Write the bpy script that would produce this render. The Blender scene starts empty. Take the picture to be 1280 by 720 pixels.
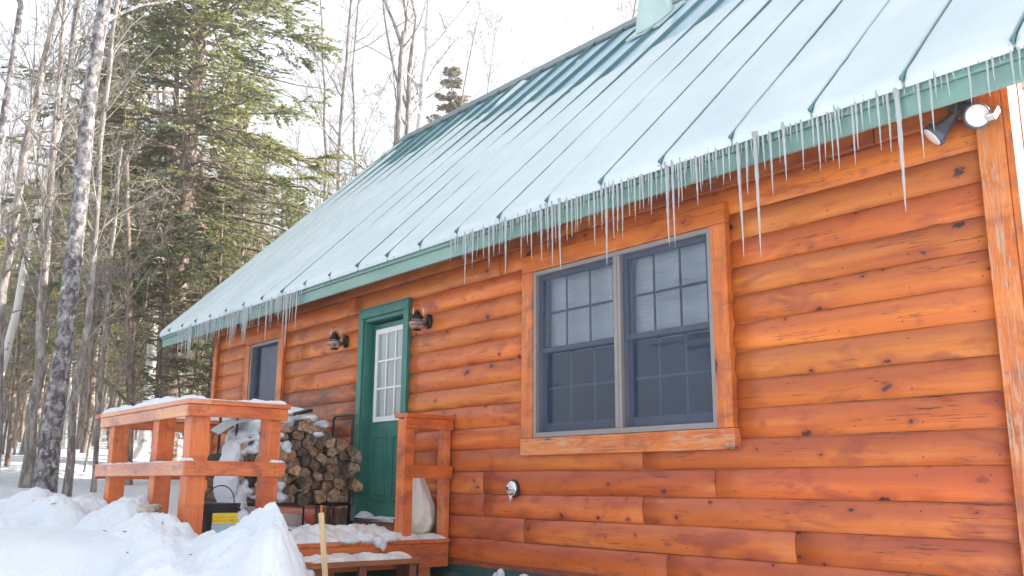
import bpy, bmesh, math, random
import numpy as np
from mathutils import Vector, Matrix
rnd = random.Random(7)
scene = bpy.context.scene
COL = scene.collection
# ------------------------------------------------------------------ camera
CP = np.array([0.0, -5.00165, -0.12686])
_yaw, _pit, _rol, FPX = .876032, .214246, .00764, 1141.47
_F = np.array([math.cos(_pit) * -math.sin(_yaw), math.cos(_pit) * math.cos(_yaw), math.sin(_pit)])
_R = np.array([math.cos(_yaw), math.sin(_yaw), 0.0])
_U = np.cross(_R, _F)
_R2 = math.cos(_rol) * _R + math.sin(_rol) * _U
_U2 = -math.sin(_rol) * _R + math.cos(_rol) * _U
cam_d = bpy.data.cameras.new('camera')
cam = bpy.data.objects.new('camera', cam_d)
COL.objects.link(cam)
cam.matrix_world = Matrix(((_R2[0], _U2[0], -_F[0], CP[0]), (_R2[1], _U2[1], -_F[1], CP[1]),
                           (_R2[2], _U2[2], -_F[2], CP[2]), (0, 0, 0, 1)))
cam_d.sensor_width = 36
cam_d.lens = FPX / 1280 * 36
cam_d.clip_start = .05
cam_d.clip_end = 1000
scene.camera = cam
# ------------------------------------------------------------------ world, sun, exposure
SUN = Vector((.45, .78, .48)).normalized()
SKY_STRENGTH, SUN_STRENGTH, EXPOSURE = .15, 5.0, 1.38
world = bpy.data.worlds.new('World')
scene.world = world
world.use_nodes = True
wn = world.node_tree.nodes
wl = world.node_tree.links
bg = wn['Background']
sky = wn.new('ShaderNodeTexSky')
sky.sky_type = 'NISHITA'
sky.sun_disc = False
sky.sun_elevation = math.asin(SUN.z)
sky.sun_rotation = math.atan2(SUN.x, SUN.y)
sky.air_density = 1.0
sky.dust_density = 4.0
sky.ozone_density = 1.0
hs = wn.new('ShaderNodeHueSaturation')          # thin winter cloud: a paler sky all over
hs.inputs['Saturation'].default_value = .35
hs.inputs['Value'].default_value = 1.0
wl.new(sky.outputs['Color'], hs.inputs['Color'])
veil = wn.new('ShaderNodeMixRGB')                # bright even cloud veil over the whole sky
veil.inputs[0].default_value = .6
veil.inputs[2].default_value = (3.3, 3.5, 3.8, 1)
wl.new(hs.outputs['Color'], veil.inputs[1])
wl.new(veil.outputs[0], bg.inputs['Color'])
bg.inputs['Strength'].default_value = SKY_STRENGTH
sun_d = bpy.data.lights.new('sun', 'SUN')
sun_d.energy = SUN_STRENGTH
sun_d.angle = math.radians(.5)
sun_d.color = (1, .93, .82)
sun = bpy.data.objects.new('sun', sun_d)
COL.objects.link(sun)
sun.rotation_euler = (-SUN).to_track_quat('-Z', 'Y').to_euler()
scene.view_settings.view_transform = 'Standard'
scene.view_settings.look = 'None'
scene.view_settings.exposure = EXPOSURE
scene.view_settings.gamma = 1
scene.cycles.max_bounces = 8
scene.cycles.diffuse_bounces = 4
scene.cycles.glossy_bounces = 3
scene.cycles.transmission_bounces = 6
scene.cycles.transparent_max_bounces = 12
scene.cycles.caustics_reflective = False
scene.cycles.caustics_refractive = False
scene.cycles.sample_clamp_indirect = 6


def ray(px, py):
    x, y = (px - 640) / FPX, -(py - 360) / FPX
    return _F + x * _R2 + y * _U2


def on(px, py, axis, val):
    r = ray(px, py)
    return CP + (val - CP[axis]) / r[axis] * r


def at_dist(px, py, d):
    """point at horizontal distance d seen at a pixel of the photograph"""
    r = ray(px, py)
    return CP + r * (d / math.hypot(r[0], r[1]))


# ------------------------------------------------------------------ numpy noise
def _hash(ix, iy, s):
    h = np.sin(ix * 127.1 + iy * 311.7 + s * 74.7) * 43758.5453
    return h - np.floor(h)


def vnoise(x, y, s=0):
    ix, iy = np.floor(x), np.floor(y)
    fx, fy = x - ix, y - iy
    fx, fy = fx * fx * (3 - 2 * fx), fy * fy * (3 - 2 * fy)
    a, b = _hash(ix, iy, s), _hash(ix + 1, iy, s)
    c, d = _hash(ix, iy + 1, s), _hash(ix + 1, iy + 1, s)
    return (a + (b - a) * fx + (c - a) * fy + (a - b - c + d) * fx * fy) * 2 - 1


def fbm(x, y, o=4, s=0):
    t, a = 0, 1
    for i in range(o):
        t = t + a * vnoise(x * 2 ** i + 13.7 * i, y * 2 ** i - 7.1 * i, s + i)
        a *= .5
    return t / 1.9


# ------------------------------------------------------------------ object helpers
def tag(o, label=None, cat=None, group=None, kind=None):
    if label: o['label'] = label
    if cat: o['category'] = cat
    if group: o['group'] = group
    if kind: o['kind'] = kind
    return o


def empty(name, loc, label, cat, group=None, rz=0):
    o = bpy.data.objects.new(name, None)
    COL.objects.link(o)
    o.location = loc
    o.rotation_euler = (0, 0, rz)
    o.empty_display_size = .1
    return tag(o, label, cat, group)


def world_of(p):
    m = Matrix.LocRotScale(p.location, p.rotation_euler, None)
    return m if p.parent is None else world_of(p.parent) @ p.matrix_parent_inverse @ m


def link(name, me, parent=None, mat=None, local=False):
    o = bpy.data.objects.new(name, me)
    COL.objects.link(o)
    if mat is not None:
        me.materials.clear()
        me.materials.append(mat)
    if parent is not None:
        o.parent = parent
        if not local:                # mesh coordinates are world coordinates
            o.matrix_parent_inverse = world_of(parent).inverted()
    return o


class MB:
    def __init__(self):
        self.v, self.f = [], []

    def add(self, v, f):
        n = len(self.v)
        self.v += [tuple(map(float, p)) for p in v]
        self.f += [tuple(n + i for i in q) for q in f]
        return self

    def box(self, x0, x1, y0, y1, z0, z1):
        x0, x1 = min(x0, x1), max(x0, x1)
        y0, y1 = min(y0, y1), max(y0, y1)
        z0, z1 = min(z0, z1), max(z0, z1)
        v = [(x, y, z) for z in (z0, z1) for y in (y0, y1) for x in (x0, x1)]
        return self.add(v, [(0, 2, 3, 1), (4, 5, 7, 6), (0, 1, 5, 4), (2, 6, 7, 3), (0, 4, 6, 2), (1, 3, 7, 5)])

    def obox(self, a, b, w, h, up=(0, 0, 1)):
        """bar from a to b, w wide across, h high along up"""
        a, b = Vector(a), Vector(b)
        d = (b - a).normalized()
        s = d.cross(Vector(up)).normalized() * (w / 2)
        u = s.cross(d).normalized() * (h / 2)
        v = [p + i * s + j * u for p in (a, b) for j in (-1, 1) for i in (-1, 1)]
        return self.add(v, [(0, 1, 3, 2), (4, 6, 7, 5), (0, 4, 5, 1), (2, 3, 7, 6), (0, 2, 6, 4), (1, 5, 7, 3)])

    def tube(self, P, R, n=8, cap=True):
        P = [Vector(p) for p in P]
        if not hasattr(R, '__len__'): R = [R] * len(P)
        base = len(self.v)
        u = None
        for i, p in enumerate(P):
            t = (P[min(i + 1, len(P) - 1)] - P[max(i - 1, 0)]).normalized()
            if u is None:
                u = t.cross(Vector((.31, .2, .93)) if abs(t.z) < .9 else Vector((1, .1, 0))).normalized()
            u = (u - t * u.dot(t)).normalized()
            w = t.cross(u)
            for k in range(n):
                a = 2 * math.pi * k / n
                self.v.append(tuple(p + (u * math.cos(a) + w * math.sin(a)) * R[i]))
        for i in range(len(P) - 1):
            for k in range(n):
                a, b = base + i * n + k, base + i * n + (k + 1) % n
                self.f.append((a, b, b + n, a + n))
        if cap:
            self.f.append(tuple(base + k for k in reversed(range(n))))
            self.f.append(tuple(base + (len(P) - 1) * n + k for k in range(n)))
        return self

    def lathe(self, c, axis, prof, n=20):
        """prof: list of (distance along axis, radius)"""
        ax = Vector(axis).normalized()
        c = Vector(c)
        u = ax.cross(Vector((0, 0, 1)) if abs(ax.z) < .9 else Vector((1, 0, 0))).normalized()
        w = ax.cross(u)
        base = len(self.v)
        for (s, r) in prof:
            for k in range(n):
                a = 2 * math.pi * k / n
                self.v.append(tuple(c + ax * s + (u * math.cos(a) + w * math.sin(a)) * max(r, 1e-4)))
        for i in range(len(prof) - 1):
            for k in range(n):
                a, b = base + i * n + k, base + i * n + (k + 1) % n
                self.f.append((a, b, b + n, a + n))
        self.f.append(tuple(base + k for k in reversed(range(n))))
        self.f.append(tuple(base + (len(prof) - 1) * n + k for k in range(n)))
        return self

    def mesh(self, name, smooth=False):
        me = bpy.data.meshes.new(name)
        me.from_pydata(self.v, [], self.f)
        if smooth: me.polygons.foreach_set('use_smooth', [True] * len(me.polygons))
        me.update()
        return me

    def build(self, name, mat, parent=None, smooth=False, bevel=0, local=False, fix=True):
        me = self.mesh(name, smooth)
        if fix:
            bm = bmesh.new()
            bm.from_mesh(me)
            bmesh.ops.recalc_face_normals(bm, faces=bm.faces)
            bm.to_mesh(me)
            bm.free()
        o = link(name, me, parent, mat, local)
        if bevel:
            m = o.modifiers.new('bevel', 'BEVEL')
            m.width = bevel
            m.segments = 2
            m.limit_method = 'ANGLE'
        return o


def np_mesh(name, V, Fq, smooth=False, matidx=None):
    """V (n,3), Fq (m,3|4) numpy -> mesh"""
    me = bpy.data.meshes.new(name)
    V = np.asarray(V, dtype=np.float32)
    Fq = np.asarray(Fq, dtype=np.int32)
    k = Fq.shape[1]
    me.vertices.add(len(V))
    me.vertices.foreach_set('co', V.ravel())
    me.loops.add(Fq.size)
    me.loops.foreach_set('vertex_index', Fq.ravel())
    me.polygons.add(len(Fq))
    me.polygons.foreach_set('loop_start', np.arange(len(Fq), dtype=np.int32) * k)
    me.polygons.foreach_set('loop_total', np.full(len(Fq), k, dtype=np.int32))
    if smooth: me.polygons.foreach_set('use_smooth', np.ones(len(Fq), dtype=bool))
    me.update(calc_edges=True)
    return me


def grid_faces(nu, nv):
    i = np.arange(nu * nv).reshape(nu, nv)
    return np.stack([i[:-1, :-1], i[1:, :-1], i[1:, 1:], i[:-1, 1:]], -1).reshape(-1, 4)


# ------------------------------------------------------------------ materials
class NT:
    def __init__(self, name, rough=.6, color=(.5, .5, .5)):
        self.m = bpy.data.materials.new(name)
        self.m.use_nodes = True
        self.n = self.m.node_tree.nodes
        self.l = self.m.node_tree.links
        self.b = self.n['Principled BSDF']
        self.b.inputs['Roughness'].default_value = rough
        self.b.inputs['Base Color'].default_value = (*color, 1)

    def new(self, t, **kw):
        n = self.n.new('ShaderNode' + t)
        for k, v in kw.items(): setattr(n, k, v)
        return n

    def coord(self, scale=(1, 1, 1), rand=False, rot=(0, 0, 0)):
        tc = self.new('TexCoord')
        mp = self.new('Mapping')
        mp.inputs['Scale'].default_value = scale
        mp.inputs['Rotation'].default_value = rot
        self.l.new(tc.outputs['Object'], mp.inputs['Vector'])
        if rand:
            oi = self.new('ObjectInfo')
            mm = self.new('Math', operation='MULTIPLY')
            mm.inputs[1].default_value = 37
            self.l.new(oi.outputs['Random'], mm.inputs[0])
            cb = self.new('CombineXYZ')
            for i in range(3): self.l.new(mm.outputs[0], cb.inputs[i])
            self.l.new(cb.outputs[0], mp.inputs['Location'])
        return mp.outputs[0]

    def noise(self, vec, scale, detail=4, rough=.55, dist=0):
        n = self.new('TexNoise')
        n.inputs['Scale'].default_value = scale
        n.inputs['Detail'].default_value = detail
        n.inputs['Roughness'].default_value = rough
        n.inputs['Distortion'].default_value = dist
        self.l.new(vec, n.inputs['Vector'])
        return n.outputs['Fac']

    def voro(self, vec, scale, feature='F1'):
        n = self.new('TexVoronoi', feature=feature)
        n.inputs['Scale'].default_value = scale
        self.l.new(vec, n.inputs['Vector'])
        return n

    def ramp(self, fac, stops, interp='LINEAR'):
        r = self.new('ValToRGB')
        r.color_ramp.interpolation = interp
        e = r.color_ramp.elements
        while len(e) < len(stops): e.new(.5)
        for i, (p, c) in enumerate(stops):
            e[i].position = p
            e[i].color = (*c, 1) if len(c) == 3 else c
        self.l.new(fac, r.inputs[0])
        return r.outputs[0]

    def mix(self, fac, a, b, mode='MIX'):
        m = self.new('MixRGB', blend_type=mode)
        for i, v in enumerate((fac, a, b)):
            if isinstance(v, (int, float)): m.inputs[i].default_value = v if i == 0 else (v, v, v, 1)
            elif isinstance(v, tuple): m.inputs[i].default_value = (*v, 1)
            else: self.l.new(v, m.inputs[i])
        return m.outputs[0]

    def math(self, op, a, b=0., clamp=False):
        m = self.new('Math', operation=op, use_clamp=clamp)
        for i, v in enumerate((a, b)):
            if isinstance(v, (int, float)): m.inputs[i].default_value = v
            else: self.l.new(v, m.inputs[i])
        return m.outputs[0]

    def step(self, v, lo, hi):
        m = self.new('MapRange')
        m.inputs['From Min'].default_value = lo
        m.inputs['From Max'].default_value = hi
        self.l.new(v, m.inputs['Value'])
        return m.outputs[0]

    def col(self, c): self.l.new(c, self.b.inputs['Base Color'])

    def bump(self, h, strength=.3, dist=.01):
        b = self.new('Bump')
        b.inputs['Strength'].default_value = strength
        b.inputs['Distance'].default_value = dist
        self.l.new(h, b.inputs['Height'])
        self.l.new(b.outputs[0], self.b.inputs['Normal'])
        return b.outputs[0]

    def xyz(self, sock='Object'):
        tc = self.new('TexCoord')
        s = self.new('SeparateXYZ')
        self.l.new(tc.outputs[sock], s.inputs[0])
        return s.outputs


def wood_stain(name, axis='x', cols=((.64, .150, .018), (.78, .235, .042), (.47, .078, .011)), knots=True, wear=0., dark=0.):
    t = NT(name, .5)
    st = {'x': (.55, 7, 7), 'y': (7, .55, 7), 'z': (7, 7, .55)}[axis]
    kn = {'x': (2.6, 0.001, 8.5), 'y': (8.5, 2.6, 8.5), 'z': (8.5, .001, 2.6)}[axis]
    v = t.coord(st, rand=True)
    g = t.noise(v, 2.2, 6, .6, .6)
    c = t.ramp(g, [(.28, cols[2]), (.45, cols[0]), (.68, cols[1])])
    fine = t.noise(t.coord(tuple(s * 6 for s in st), rand=True), 2.5, 4, .6)
    c = t.mix(t.step(fine, .35, .75), c, t.mix(.7, c, (.36, .085, .022)))
    blotch = t.noise(t.coord((1.3, 1.3, 2.6), rand=True), 2.4, 5, .65, .8)
    c = t.mix(t.math('MULTIPLY', t.step(blotch, .50, .66), .70), c, (.25, .062, .034))
    pale = t.noise(t.coord((1.0, 1.0, 3.1), rand=True), 1.4, 3, .5)
    c = t.mix(t.math('MULTIPLY', t.step(pale, .48, .68), .5), c, (.82, .27, .055))
    if knots:
        vo = t.voro(t.coord(kn, rand=True), 1.0)
        sel = t.new('SeparateColor')
        t.l.new(vo.outputs['Color'], sel.inputs[0])
        d = t.math('ADD', vo.outputs['Distance'], t.math('MULTIPLY', t.noise(t.coord((26, 26, 26)), 1, 3), .22))
        d = t.math('ADD', d, t.math('MULTIPLY', sel.outputs[1], .08))
        d = t.math('SUBTRACT', d, .055)
        k = t.step(d, .215, .14)
        halo = t.step(d, .46, .14)
        on_ = t.step(sel.outputs[0], .30, .34)
        c = t.mix(t.math('MULTIPLY', t.math('MULTIPLY', halo, on_), .6), c, (.26, .055, .022))
        c = t.mix(t.math('MULTIPLY', t.math('MULTIPLY', k, on_), .95), c, (.05, .02, .016))
        ck = t.noise(t.coord((.9, 9, 38), rand=True) if axis == 'x' else t.coord((38, 9, .9), rand=True), 1.6, 3, .5)
        ck2 = t.noise(t.coord((1, 1, 3), rand=True), 1.7, 2)
        cr = t.math('MULTIPLY', t.step(t.math('ABSOLUTE', t.math('SUBTRACT', ck, .5)), .012, .003), t.step(ck2, .56, .62))
        c = t.mix(t.math('MULTIPLY', cr, .8), c, (.07, .03, .02))
    if dark:
        dk = t.noise(t.coord((1.1, 1.1, 4.1), rand=True), 2.1, 6, .7)
        c = t.mix(t.math('MULTIPLY', t.step(dk, .40, .62), dark), c, (.10, .07, .06))
    if wear:
        w = t.noise(t.coord(tuple(s * 2.4 for s in st), rand=True), 3.0, 7, .75, 1.2)
        w2 = t.noise(t.coord((1, 1, 1), rand=True), 2.6, 3)
        ww = t.math('MULTIPLY', t.step(w, .58 - .09 * wear, .66 - .10 * wear), t.step(w2, .62 - wear * .3, .8 - wear * .3))
        c = t.mix(t.math('MULTIPLY', ww, .8), c, (.50, .36, .26))
    oi = t.new('ObjectInfo')
    c = t.mix(1.0, c, oi.outputs['Color'], 'MULTIPLY')
    t.col(c)
    t.l.new(t.math('ADD', t.math('MULTIPLY', g, .35), .22), t.b.inputs['Roughness'])
    t.bump(t.math('ADD', fine, t.math('MULTIPLY', g, 1.5)), .35, .004)
    return t.m


def log_stain(name, axis='x', dark=0., rows=True):
    t = NT(name, .4)
    A = lambda a, b: (a, 1, b) if axis == 'x' else (b, 1, a)
    g = t.noise(t.coord((.5, 6, 6) if axis == 'x' else (6, 6, .5), rand=True), 1.5, 5, .55, .4)
    c = t.ramp(g, [(.30, (.50, .108, .014)), (.50, (.62, .162, .024)), (.70, (.75, .245, .048))])
    fine = t.noise(t.coord((2.2, 60, 60) if axis == 'x' else (60, 60, 2.2), rand=True), 2.0, 5, .65)
    c = t.mix(t.math('MULTIPLY', t.step(fine, .45, .75), .30), c, (.34, .075, .016))
    xs = t.xyz()
    warp = t.noise(t.coord((1.6, 1.6, 3), rand=True), 3.2, 5, .6)
    if rows:      # upper half of each log: sky reflection and weathering painted as duller red-brown
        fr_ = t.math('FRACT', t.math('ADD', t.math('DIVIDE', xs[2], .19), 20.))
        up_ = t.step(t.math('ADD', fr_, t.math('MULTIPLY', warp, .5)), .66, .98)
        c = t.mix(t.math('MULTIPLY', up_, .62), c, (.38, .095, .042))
    bl = t.noise(t.coord((.9, 1, 2.6), rand=True), 2.3, 4, .6, .6)
    c = t.mix(t.math('MULTIPLY', t.step(bl, .52, .66), .75), c, (.30, .062, .030))
    for (sx, sz, r0, r1, thr, stg) in ((3.1, 5.2, .140, .42, .32, .95), (7.0, 10, .145, .36, .58, .9)):
        dst = t.new('VectorMath', operation='ADD')
        cb = t.new('CombineXYZ')
        nz = t.noise(t.coord((1, 1, 1), rand=True), 18, 4, .65)
        nz2 = t.math('MULTIPLY', t.math('SUBTRACT', nz, .5), .34)
        t.l.new(nz2, cb.inputs[0])
        t.l.new(nz2, cb.inputs[2])
        k3 = (sx, .001, sz) if axis == 'x' else (sz, .001, sx)
        t.l.new(t.coord(k3, rand=True), dst.inputs[0])
        t.l.new(cb.outputs[0], dst.inputs[1])
        vo = t.voro(dst.outputs[0], 1.0)
        sel = t.new('SeparateColor')
        t.l.new(vo.outputs['Color'], sel.inputs[0])
        d = t.math('ADD', vo.outputs['Distance'], t.math('MULTIPLY', sel.outputs[1], .06))
        on_ = t.step(sel.outputs[0], thr, thr + .03)
        c = t.mix(t.math('MULTIPLY', t.math('MULTIPLY', t.step(d, r1, r0), on_), .55), c, (.33, .06, .022))
        c = t.mix(t.math('MULTIPLY', t.math('MULTIPLY', t.step(d, r0, r0 * .72), on_), stg), c, (.045, .018, .018))
    ck = t.noise(t.coord(A(1.0, 34), rand=True), 1.3, 4, .5)
    ck2 = t.noise(t.coord(A(1, 4), rand=True), 1.9, 2)
    cr = t.math('MULTIPLY', t.step(t.math('ABSOLUTE', t.math('SUBTRACT', ck, .5)), .011, .004), t.step(ck2, .54, .58))
    c = t.mix(t.math('MULTIPLY', cr, .85), c, (.06, .022, .016))
    if dark:
        dk = t.noise(t.coord((1.1, 1.1, 4.1), rand=True), 2.1, 6, .7)
        c = t.mix(t.math('MULTIPLY', t.step(dk, .40, .62), dark), c, (.10, .065, .055))
    oi = t.new('ObjectInfo')
    c = t.mix(1.0, c, oi.outputs['Color'], 'MULTIPLY')
    t.col(c)
    t.b.inputs['Specular IOR Level'].default_value = .4
    t.l.new(t.math('ADD', t.math('MULTIPLY', fine, .25), .24), t.b.inputs['Roughness'])
    t.bump(t.math('ADD', t.math('MULTIPLY', fine, .5), t.math('SUBTRACT', t.math('MULTIPLY', warp, .8), t.math('MULTIPLY', cr, 1.5))), .35, .004)
    return t.m


M = {}
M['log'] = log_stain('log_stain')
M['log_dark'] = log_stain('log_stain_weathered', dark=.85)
M['trim_x'] = log_stain('trim_stain_x', 'x', rows=False)
M['trim_z'] = wood_stain('trim_stain_z', 'z', wear=.95)
M['trim_worn'] = wood_stain('worn_sill_stain', 'x', wear=.85)
M['trim_z_clean'] = wood_stain('trim_stain_clean', 'z', wear=.35)
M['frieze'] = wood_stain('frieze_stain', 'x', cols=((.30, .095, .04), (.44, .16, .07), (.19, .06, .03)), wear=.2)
red = ((.66, .155, .045), (.74, .22, .075), (.52, .10, .028))
M['deck_x'] = wood_stain('deck_stain_x', 'x', red, False, .35)
M['deck_y'] = wood_stain('deck_stain_y', 'y', red, False, .25)
M['deck_z'] = wood_stain('deck_stain_z', 'z', red, False, .45)
M['tread'] = wood_stain('tread_wood', 'y', ((.22, .08, .04), (.34, .14, .07), (.12, .05, .03)), False, .5, .5)


def simple(name, color, rough=.5, metal=0., bump=0., var=.12, scale=8, stretch=(1, 1, 1), spec=None):
    t = NT(name, rough, color)
    t.b.inputs['Metallic'].default_value = metal
    n = t.noise(t.coord(stretch, rand=True), scale, 5, .6)
    d = tuple(c * (1 - var * 2) for c in color)
    e = tuple(min(1, c * (1 + var)) for c in color)
    t.col(t.ramp(n, [(.3, d), (.65, e)]))
    if spec is not None: t.b.inputs['Specular IOR Level'].default_value = spec
    if bump: t.bump(n, bump, .01)
    return t.m


M['green'] = simple('green_door_paint', (.038, .18, .145), .38, bump=.05, var=.1)
M['fascia'] = simple('eave_green_paint', (.19, .33, .29), .4, bump=.03, var=.1, scale=3, stretch=(.3, 1, 1))
M['foundation'] = simple('foundation_green', (.028, .10, .095), .6, bump=.15)
M['roofmetal'] = simple('roof_metal_panel', (.40, .54, .66), .35, metal=.15, var=.06, scale=2)
M['seam'] = simple('roof_seam_metal', (.085, .20, .20), .35, metal=.1, var=.08)
M['ridge'] = simple('ridge_cap_metal', (.10, .15, .16), .35, metal=.4)
M['winframe'] = simple('window_frame_taupe', (.26, .235, .235), .45, var=.04)
M['sash'] = simple('sash_blue_grey', (.10, .112, .135), .45, var=.05)
M['white'] = simple('white_paint', (.78, .78, .80), .4, var=.02)
M['black'] = simple('black_metal', (.018, .018, .022), .45, var=.3)
M['rust'] = simple('rusty_dark_metal', (.07, .025, .018), .6, var=.3)
M['bronze'] = simple('lantern_dark_bronze', (.035, .025, .025), .35, metal=.6, var=.2)
M['floodgrey'] = simple('floodlight_grey_metal', (.085, .11, .15), .4, metal=.3, var=.1)
M['plastic'] = simple('black_plastic_bucket', (.018, .022, .035), .35, var=.15)
M['chrome'] = simple('bright_metal', (.75, .76, .78), .22, metal=.9, var=.05)
M['concrete'] = simple('concrete_block', (.36, .33, .30), .85, bump=.4, scale=20)
M['pine'] = simple('new_pine_stake', (.68, .50, .28), .6, var=.08, scale=5, stretch=(8, 8, .6))
M['dark'] = simple('dark_interior', (.02, .022, .028), .9, var=.2)
M['flash'] = simple('vent_flashing_pale_green', (.46, .60, .58), .4, var=.04, scale=2)
M['yellow'] = simple('label_yellow', (.85, .72, .05), .5, var=.03)
M['orange'] = simple('label_orange', (.85, .14, .02), .5, var=.03)
M['ltblue'] = simple('label_light_blue', (.40, .62, .80), .5, var=.05)
M['pale'] = wood_stain('sunlit_gable_logs', 'y', ((.46, .125, .03), (.58, .19, .05), (.35, .075, .02)), wear=.3)

# snow
t = NT('snow', .55, (.83, .86, .90))
t.b.inputs['Subsurface Weight'].default_value = .0
n1 = t.noise(t.coord(), 3, 6, .6)
n2 = t.noise(t.coord(), 60, 4, .7)
t.col(t.ramp(n1, [(.3, (.70, .765, .855)), (.7, (.80, .84, .895))]))
t.b.inputs['Specular IOR Level'].default_value = .25
n3 = t.noise(t.coord(), 14, 5, .7)
t.bump(t.math('ADD', t.math('MULTIPLY', n3, 1.0), t.math('MULTIPLY', n2, .3)), .8, .035)
M['snow'] = t.m
t = NT('snow_trodden', .6)
n1 = t.noise(t.coord((1, 1.4, 1)), 5, 6, .65, .5)
n2 = t.noise(t.coord(), 45, 4, .7)
t.col(t.ramp(n1, [(.35, (.56, .56, .54)), (.62, (.82, .84, .88))]))
t.bump(t.math('ADD', n1, t.math('MULTIPLY', n2, .35)), .7, .03)
M['snow_dirty'] = t.m
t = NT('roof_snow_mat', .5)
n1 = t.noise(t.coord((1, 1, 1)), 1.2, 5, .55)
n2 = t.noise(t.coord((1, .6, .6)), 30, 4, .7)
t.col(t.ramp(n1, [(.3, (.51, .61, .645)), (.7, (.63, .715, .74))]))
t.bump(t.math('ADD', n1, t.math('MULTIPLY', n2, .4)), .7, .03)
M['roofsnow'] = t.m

# ice
t = NT('icicle_ice', .08, (.90, .95, .98))
t.b.inputs['Transmission Weight'].default_value = .60
t.b.inputs['IOR'].default_value = 1.31
n1 = t.noise(t.coord((1, 1, .35)), 70, 3, .6)
t.bump(n1, .9, .008)
M['ice'] = t.m


def glass(name, tint=(.9, .95, 1), refl=1.0, rough=.01):
    t = NT(name)
    tr = t.new('BsdfTransparent')
    tr.inputs[0].default_value = (*tint, 1)
    gl = t.new('BsdfGlossy')
    gl.inputs['Roughness'].default_value = rough
    gl.inputs['Color'].default_value = (refl, refl, refl, 1)
    fr = t.new('Fresnel')
    fr.inputs['IOR'].default_value = 1.55
    f2 = t.math('ADD', fr.outputs[0], .03, True)
    mx = t.new('MixShader')
    t.l.new(f2, mx.inputs[0])
    t.l.new(tr.outputs[0], mx.inputs[1])
    t.l.new(gl.outputs[0], mx.inputs[2])
    t.l.new(mx.outputs[0], t.n['Material Output'].inputs['Surface'])
    return t.m


M['glass'] = glass('window_glass')
t = NT('insect_screen')
df = t.new('BsdfDiffuse')
tr = t.new('BsdfTransparent')
xs = t.xyz()
wv = t.math('SINE', t.math('MULTIPLY', xs[2], 900.))
nn = t.noise(t.coord((1, 1, 5)), 4, 4)
df.inputs['Color'].default_value = (.06, .10, .195, 1)
mx = t.new('MixShader')
t.l.new(t.math('ADD', t.math('MULTIPLY', nn, .16), .22), mx.inputs[0])
t.l.new(tr.outputs[0], mx.inputs[1])
t.l.new(df.outputs[0], mx.inputs[2])
t.l.new(mx.outputs[0], t.n['Material Output'].inputs['Surface'])
M['screen'] = t.m

t = NT('window_shade_fabric', .8)
xs = t.xyz()
w = t.math('ABSOLUTE', t.math('SINE', t.math('MULTIPLY', xs[2], 160.)))
t.col(t.mix(w, (.86, .89, .88), (.94, .96, .95)))
M['shade'] = t.m
t = NT('door_curtain', .8)
xs = t.xyz()
w = t.noise(t.coord((9, 1, .4)), 2.5, 3)
t.col(t.ramp(w, [(.3, (.66, .72, .62)), (.7, (.84, .88, .80))]))
t.bump(w, .6, .02)
M['curtain'] = t.m
t = NT('white_bag', .45)
w = t.noise(t.coord(), 14, 5, .6, 1)
s2 = t.noise(t.coord((1, 1, 1)), 6, 3)
z = t.xyz()[2]
lo = t.math('MULTIPLY', t.step(s2, .45, .62), t.step(z, .42, .12))
t.col(t.mix(t.math('MULTIPLY', lo, .55), (.80, .79, .76), (.50, .52, .25)))
t.bump(w, .6, .03)
M['bag'] = t.m
t = NT('lens_glass', .15)
n1 = t.noise(t.coord(), 18, 3, .6, 1.5)
t.col(t.ramp(n1, [(.3, (.62, .63, .66)), (.6, (.88, .86, .84))]))
t.b.inputs['Coat Weight'].default_value = .5
M['lens'] = t.m
t = NT('lantern_glass', .08, (.80, .70, .68))
t.b.inputs['Transmission Weight'].default_value = .75
t.b.inputs['IOR'].default_value = 1.2
M['lantern_glass'] = t.m

# firewood
t = NT('firewood_bark', .85)
n1 = t.noise(t.coord((1.5, 9, 9), rand=True), 4, 6, .7)
oi = t.new('ObjectInfo')
c = t.ramp(n1, [(.32, (.022, .016, .014)), (.52, (.13, .085, .06)), (.72, (.26, .20, .16))])
t.col(t.mix(1.0, c, oi.outputs['Color'], 'MULTIPLY'))
t.bump(n1, .8, .02)
M['bark_fw'] = t.m
t = NT('firewood_cut_end', .8)
n1 = t.noise(t.coord((1, 1, 1), rand=True), 16, 6, .75, .8)
n2 = t.noise(t.coord((.3, 1, 1), rand=True), 60, 4, .6)
oi = t.new('ObjectInfo')
c = t.ramp(n1, [(.28, (.035, .028, .026)), (.42, (.22, .14, .095)), (.56, (.50, .33, .22)), (.78, (.68, .56, .45))])
c = t.mix(t.step(n2, .5, .75), c, t.mix(.5, c, (.06, .04, .03)))
t.col(t.mix(1.0, c, oi.outputs['Color'], 'MULTIPLY'))
t.bump(n2, .6, .01)
M['end_fw'] = t.m


# bark of standing trees
def bark(name, base, darkc, scale=(6, 6, 1.6), lo=.45, hi=.62, lichen=None, band=False):
    t = NT(name, .85)
    n1 = t.noise(t.coord(scale, rand=True), 2.2, 7, .68, .4)
    c = t.ramp(n1, [(lo, darkc), (hi, base)])
    if band:
        n3 = t.noise(t.coord((5, 5, 26), rand=True), 1.6, 5, .6)
        c = t.mix(t.math('MULTIPLY', t.step(n3, .60, .68), .85), c, (.045, .04, .045))
        n4 = t.noise(t.coord((1.2, 1.2, 1.8), rand=True), 1.6, 4, .7)
        c = t.mix(t.math('MULTIPLY', t.step(n4, .60, .70), .8), c, (.07, .06, .065))
    if lichen:
        n2 = t.noise(t.coord((3, 3, 2.4), rand=True), 3.4, 5, .6)
        c = t.mix(t.step(n2, .60, .68), c, lichen)
    t.col(c)
    t.bump(n1, .7, .03)
    return t.m


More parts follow.
